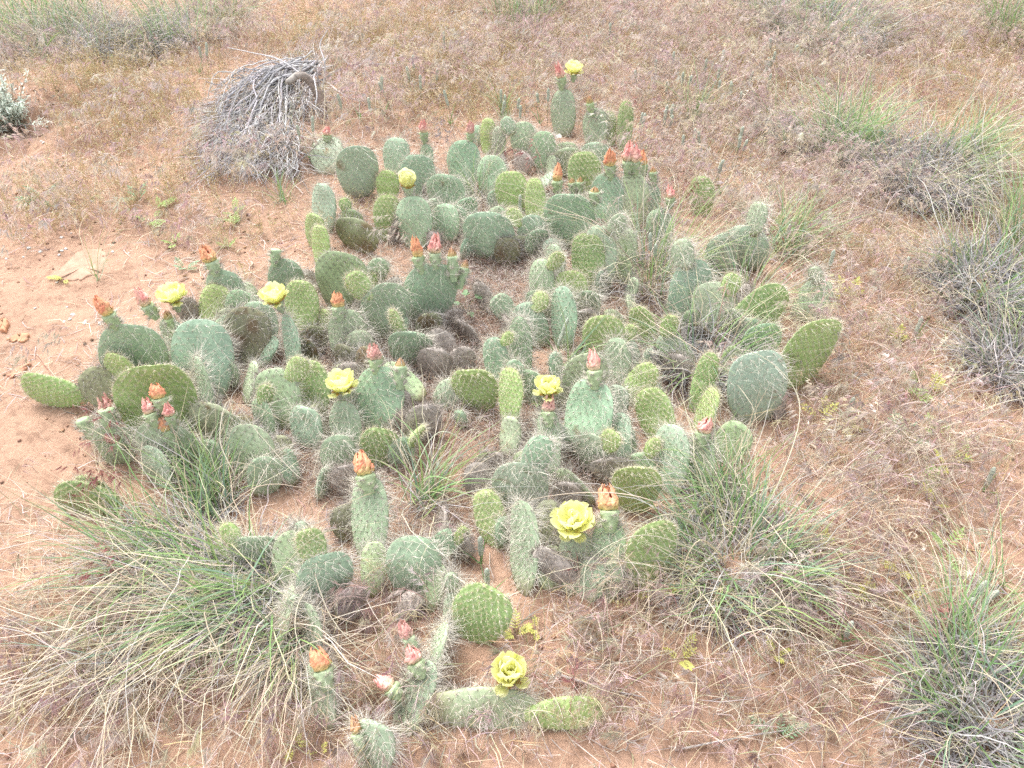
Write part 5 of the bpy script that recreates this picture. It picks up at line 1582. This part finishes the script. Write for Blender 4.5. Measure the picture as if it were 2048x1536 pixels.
   (890, 424, 892, 348, 74, 'M', 4), (930, 375, 925, 280, 66, 'M', 4), (986, 400, 985, 310, 60, 'M', 5), (855, 345, 853, 288, 26, 'M', 20)],
   [('w', 850, 285, 843, 236, 17, 'r'), ('w', 941, 285, 940, 240, 16, 'p'), ('b', 808, 305, 806, 278, 14)]),
 ('clump of small green pads just right of the slim buds', [
   (975, 305, 977, 236, 30, 'Y', 10), (997, 315, 998, 252, 28, 'W', 15), (1055, 325, 1045, 243, 54, 'W', 8), (1087, 345, 1086, 262, 50, 'W', 8), (960, 290, 955, 250, 26, 'M')], []),
 ('rounded dusty pad hanging over the rear hollow', [
   (985, 520, 974, 424, 98, 'M', 4), (915, 470, 905, 412, 50, 'M', 8), (1030, 520, 1038, 470, 60, 'O', 8)], []),
 ('two bright green spiny pads side by side in the rear middle', [
   (1028, 430, 1022, 343, 66, 'Y', 5), (1072, 460, 1070, 356, 38, 'Y', 45), (1020, 450, 1022, 415, 28, 'Y')], []),
 ('large flat blue green pad in the rear middle', [
   (1140, 495, 1140, 385, 96, 'M', 3), (1060, 495, 1066, 430, 56, 'M', 8)], [('b', 1188, 410, 1190, 372, 22)]),
 ('green young pad with orange wilted bloom and little buds at its side', [
   (1172, 392, 1167, 303, 66, 'V', 5), (1140, 350, 1135, 295, 60, 'W', 8)],
   [('w', 1116, 388, 1112, 325, 22, 'o'), ('b', 1146, 390, 1143, 355, 15), ('b', 1160, 392, 1160, 352, 15)]),
 ('prickly pear with tall wilted orange blooms on dark rear pads', [
   (1214, 455, 1214, 346, 62, 'M', 5), (1264, 460, 1262, 346, 66, 'L', 4), (1320, 495, 1318, 418, 56, 'M', 5), (1300, 440, 1302, 365, 40, 'M', 8)],
   [('w', 1222, 358, 1218, 293, 22, 'o'), ('w', 1256, 350, 1254, 283, 22, 'r'), ('w', 1270, 350, 1270, 285, 20, 'r'), ('w', 1287, 352, 1287, 298, 17, 'o'), ('b', 1306, 372, 1306, 332, 16), ('w', 1340, 415, 1342, 370, 18, 'r')]),
 ('hairy upright prickly pear with the topmost yellow flower', [
   (1125, 270, 1128, 178, 48, 'W', 12), (1190, 295, 1192, 216, 48, 'W', 12), (1190, 335, 1188, 284, 60, 'W', 5), (1130, 335, 1132, 284, 54, 'L', 5), (1222, 290, 1218, 222, 26, 'V', 20), (1246, 300, 1254, 202, 30, 'V', 30)],
   [('f', 1147, 182, 1148, 138, 42, 'yellow flower highest in the picture'), ('w', 1124, 178, 1120, 120, 20, 'r'), ('b', 1183, 230, 1178, 190, 16)]),
 ('single dark green young pad in dry grass at the rear right', [
   (1404, 430, 1405, 352, 48, 'V', 12)], []),
 ('pale upright pad with two bright young pads at its foot, rear left', [
   (652, 460, 645, 366, 56, 'P', 12), (632, 495, 630, 428, 46, 'Y', 8), (645, 530, 640, 450, 32, 'Y', 45), (716, 500, 714, 438, 90, 'O', 5)], []),
 ('dead grey pads rotting in the lower middle hollow', [
   (955, 990, 955, 925, 54, 'D'), (920, 1115, 915, 1058, 60, 'D'), (700, 985, 690, 930, 60, 'D')], []),
]
# worn, half sunk old pads between the living ones, each belonging to the nearest plant
FILL = [(300,760,60),(470,860,54),(640,760,60),(560,770,50),(735,690,56),(700,800,50),(655,840,60),(590,930,60),(640,960,56),(800,900,50),(840,760,54),(900,690,60),(960,660,50),(980,590,54),(1060,770,56),
        (1130,860,54),(1180,970,60),(1260,880,50),(1290,930,54),(1140,990,56),(1010,1060,50),(880,1040,56),(850,1090,50),(800,1210,50),(700,1200,54),(1090,560,46),(1010,500,50),(1060,480,44),(1250,540,54),(1340,600,50),
        (1380,700,56),(1450,720,56),(1290,720,50),(1180,640,46),(960,470,50),(860,520,44),(745,540,44),(700,440,46),(1110,410,44),(1220,480,46),(940,380,40),(870,380,40),(1010,330,36),(1100,330,40),(1150,400,44),(420,770,50),
        (520,700,50),(470,640,46),(1440,880,60),(1560,800,60),(700,1040,60),(620,1070,54),(960,930,50),(1150,1130,54),(1240,1130,54),(780,460,44),(1270,700,50),(1240,640,40),(620,700,50),(640,620,40)]
_blm = [((q[1] + q[3]) / 2, (q[2] + q[4]) / 2) for (_, _p, bl) in PLANTS for q in bl]
_all = [((p[0] + p[2]) / 2, (p[1] + p[3]) / 2) for (_, pads, _b) in PLANTS for p in pads] + [(f[0], f[1]) for f in FILL]
_r = random.Random(11)
_n = 0
for _ in range(6000):
    fx, fy = _r.uniform(220, 1560), _r.uniform(280, 1180)
    gx_ = G(fx, fy)
    dz_ = float(blobs(gx_[0], gx_[1], CACTUS_ZONE))
    bare_ = float(blobs(gx_[0], gx_[1], BARE))
    sc_ = .5 + .5 * (fy - 250) / 900
    if dz_ < .75 or bare_ > .35: continue
    if min(math.hypot(fx - q[0], (fy - q[1]) * 1.2) for q in _all) < 62 * sc_: continue
    if min(math.hypot(fx - q[0], fy - 15 - q[1]) for q in _blm) < 52 * sc_: continue
    _all.append((fx, fy)); FILL.append((fx, fy, _r.uniform(52, 78) * sc_)); _n += 1
    if _n > 85: break
print('extra pads', _n)
_c = np.array([np.mean([(p[0], p[1]) for p in pads], 0) for (_, pads, _b) in PLANTS])
for (fx, fy, fw) in FILL:
    i = int(np.argmin(np.hypot(_c[:, 0] - fx, _c[:, 1] - fy)))
    kk = ['D', 'O', 'M', 'L', 'M', 'W', 'D'][int(rng.integers(7))]
    PLANTS[i][1].append((fx, fy + fw * .6, fx + rng.normal(0, fw * .55), fy - fw * .5, fw, kk, float(rng.choice([rng.normal(0, 22), 55, -50], p=[.6, .2, .2]))))
for (lab, pads, bl) in PLANTS:
    gs = []
    c0 = np.mean([G(p[0], p[1]) for p in pads], 0)
    root = empty('prickly_pear', c0, lab, 'cactus', 'prickly pear plants')
    for p in pads:
        gs.append(build_pad(root, p))
    blp = [(q[1], q[2]) for q in bl] + [(q[3], q[4]) for q in bl]
    for g in list(gs):      # pads sprouting from the rim of older pads
        pxw = g['W'] / g['depth'] * FPX
        if g['kind'] not in 'MPLW' or pxw < 44 or rng.random() > .34: continue
        side = rng.choice([-1, 1]) * rng.uniform(.25, .8)
        q = g['top'] - g['a'] * g['W'] * (.10 + .35 * abs(side)) + g['w'] * g['W'] * .5 * side
        qx, qy = proj3(q)
        if any(math.hypot(qx - bx_, qy - by_) < 60 for bx_, by_ in blp + _blm): continue
        if math.hypot(qx - 1630, qy - 700) < 130: continue
        sz = pxw * rng.uniform(.38, .62)
        an = side * .9
        gs.append(build_pad(root, (qx, qy, qx + math.sin(an) * sz * 1.3, qy - math.cos(an) * sz * 1.3, sz, str(rng.choice(['Y', 'V', 'M', 'W'])), rng.normal(0, 25), float(q[2] - H(q[0], q[1])))))
    for x in bl:
        if x[0] == 'f': open_flower(root, gs, *x[1:6], label=x[6], lean=.04 if x[2] > 1000 else -.12)
        elif x[0] == 'fc': open_flower(root, gs, *x[1:6], openness=.5, lean=-.05, label=x[6])
        elif x[0] == 'w': wilted(root, gs, *x[1:6], tone=x[6])
        elif x[0] == 'b': bud(root, gs, *x[1:6])
        elif x[0] == 'g': bud(root, gs, *x[1:6], tip=False)
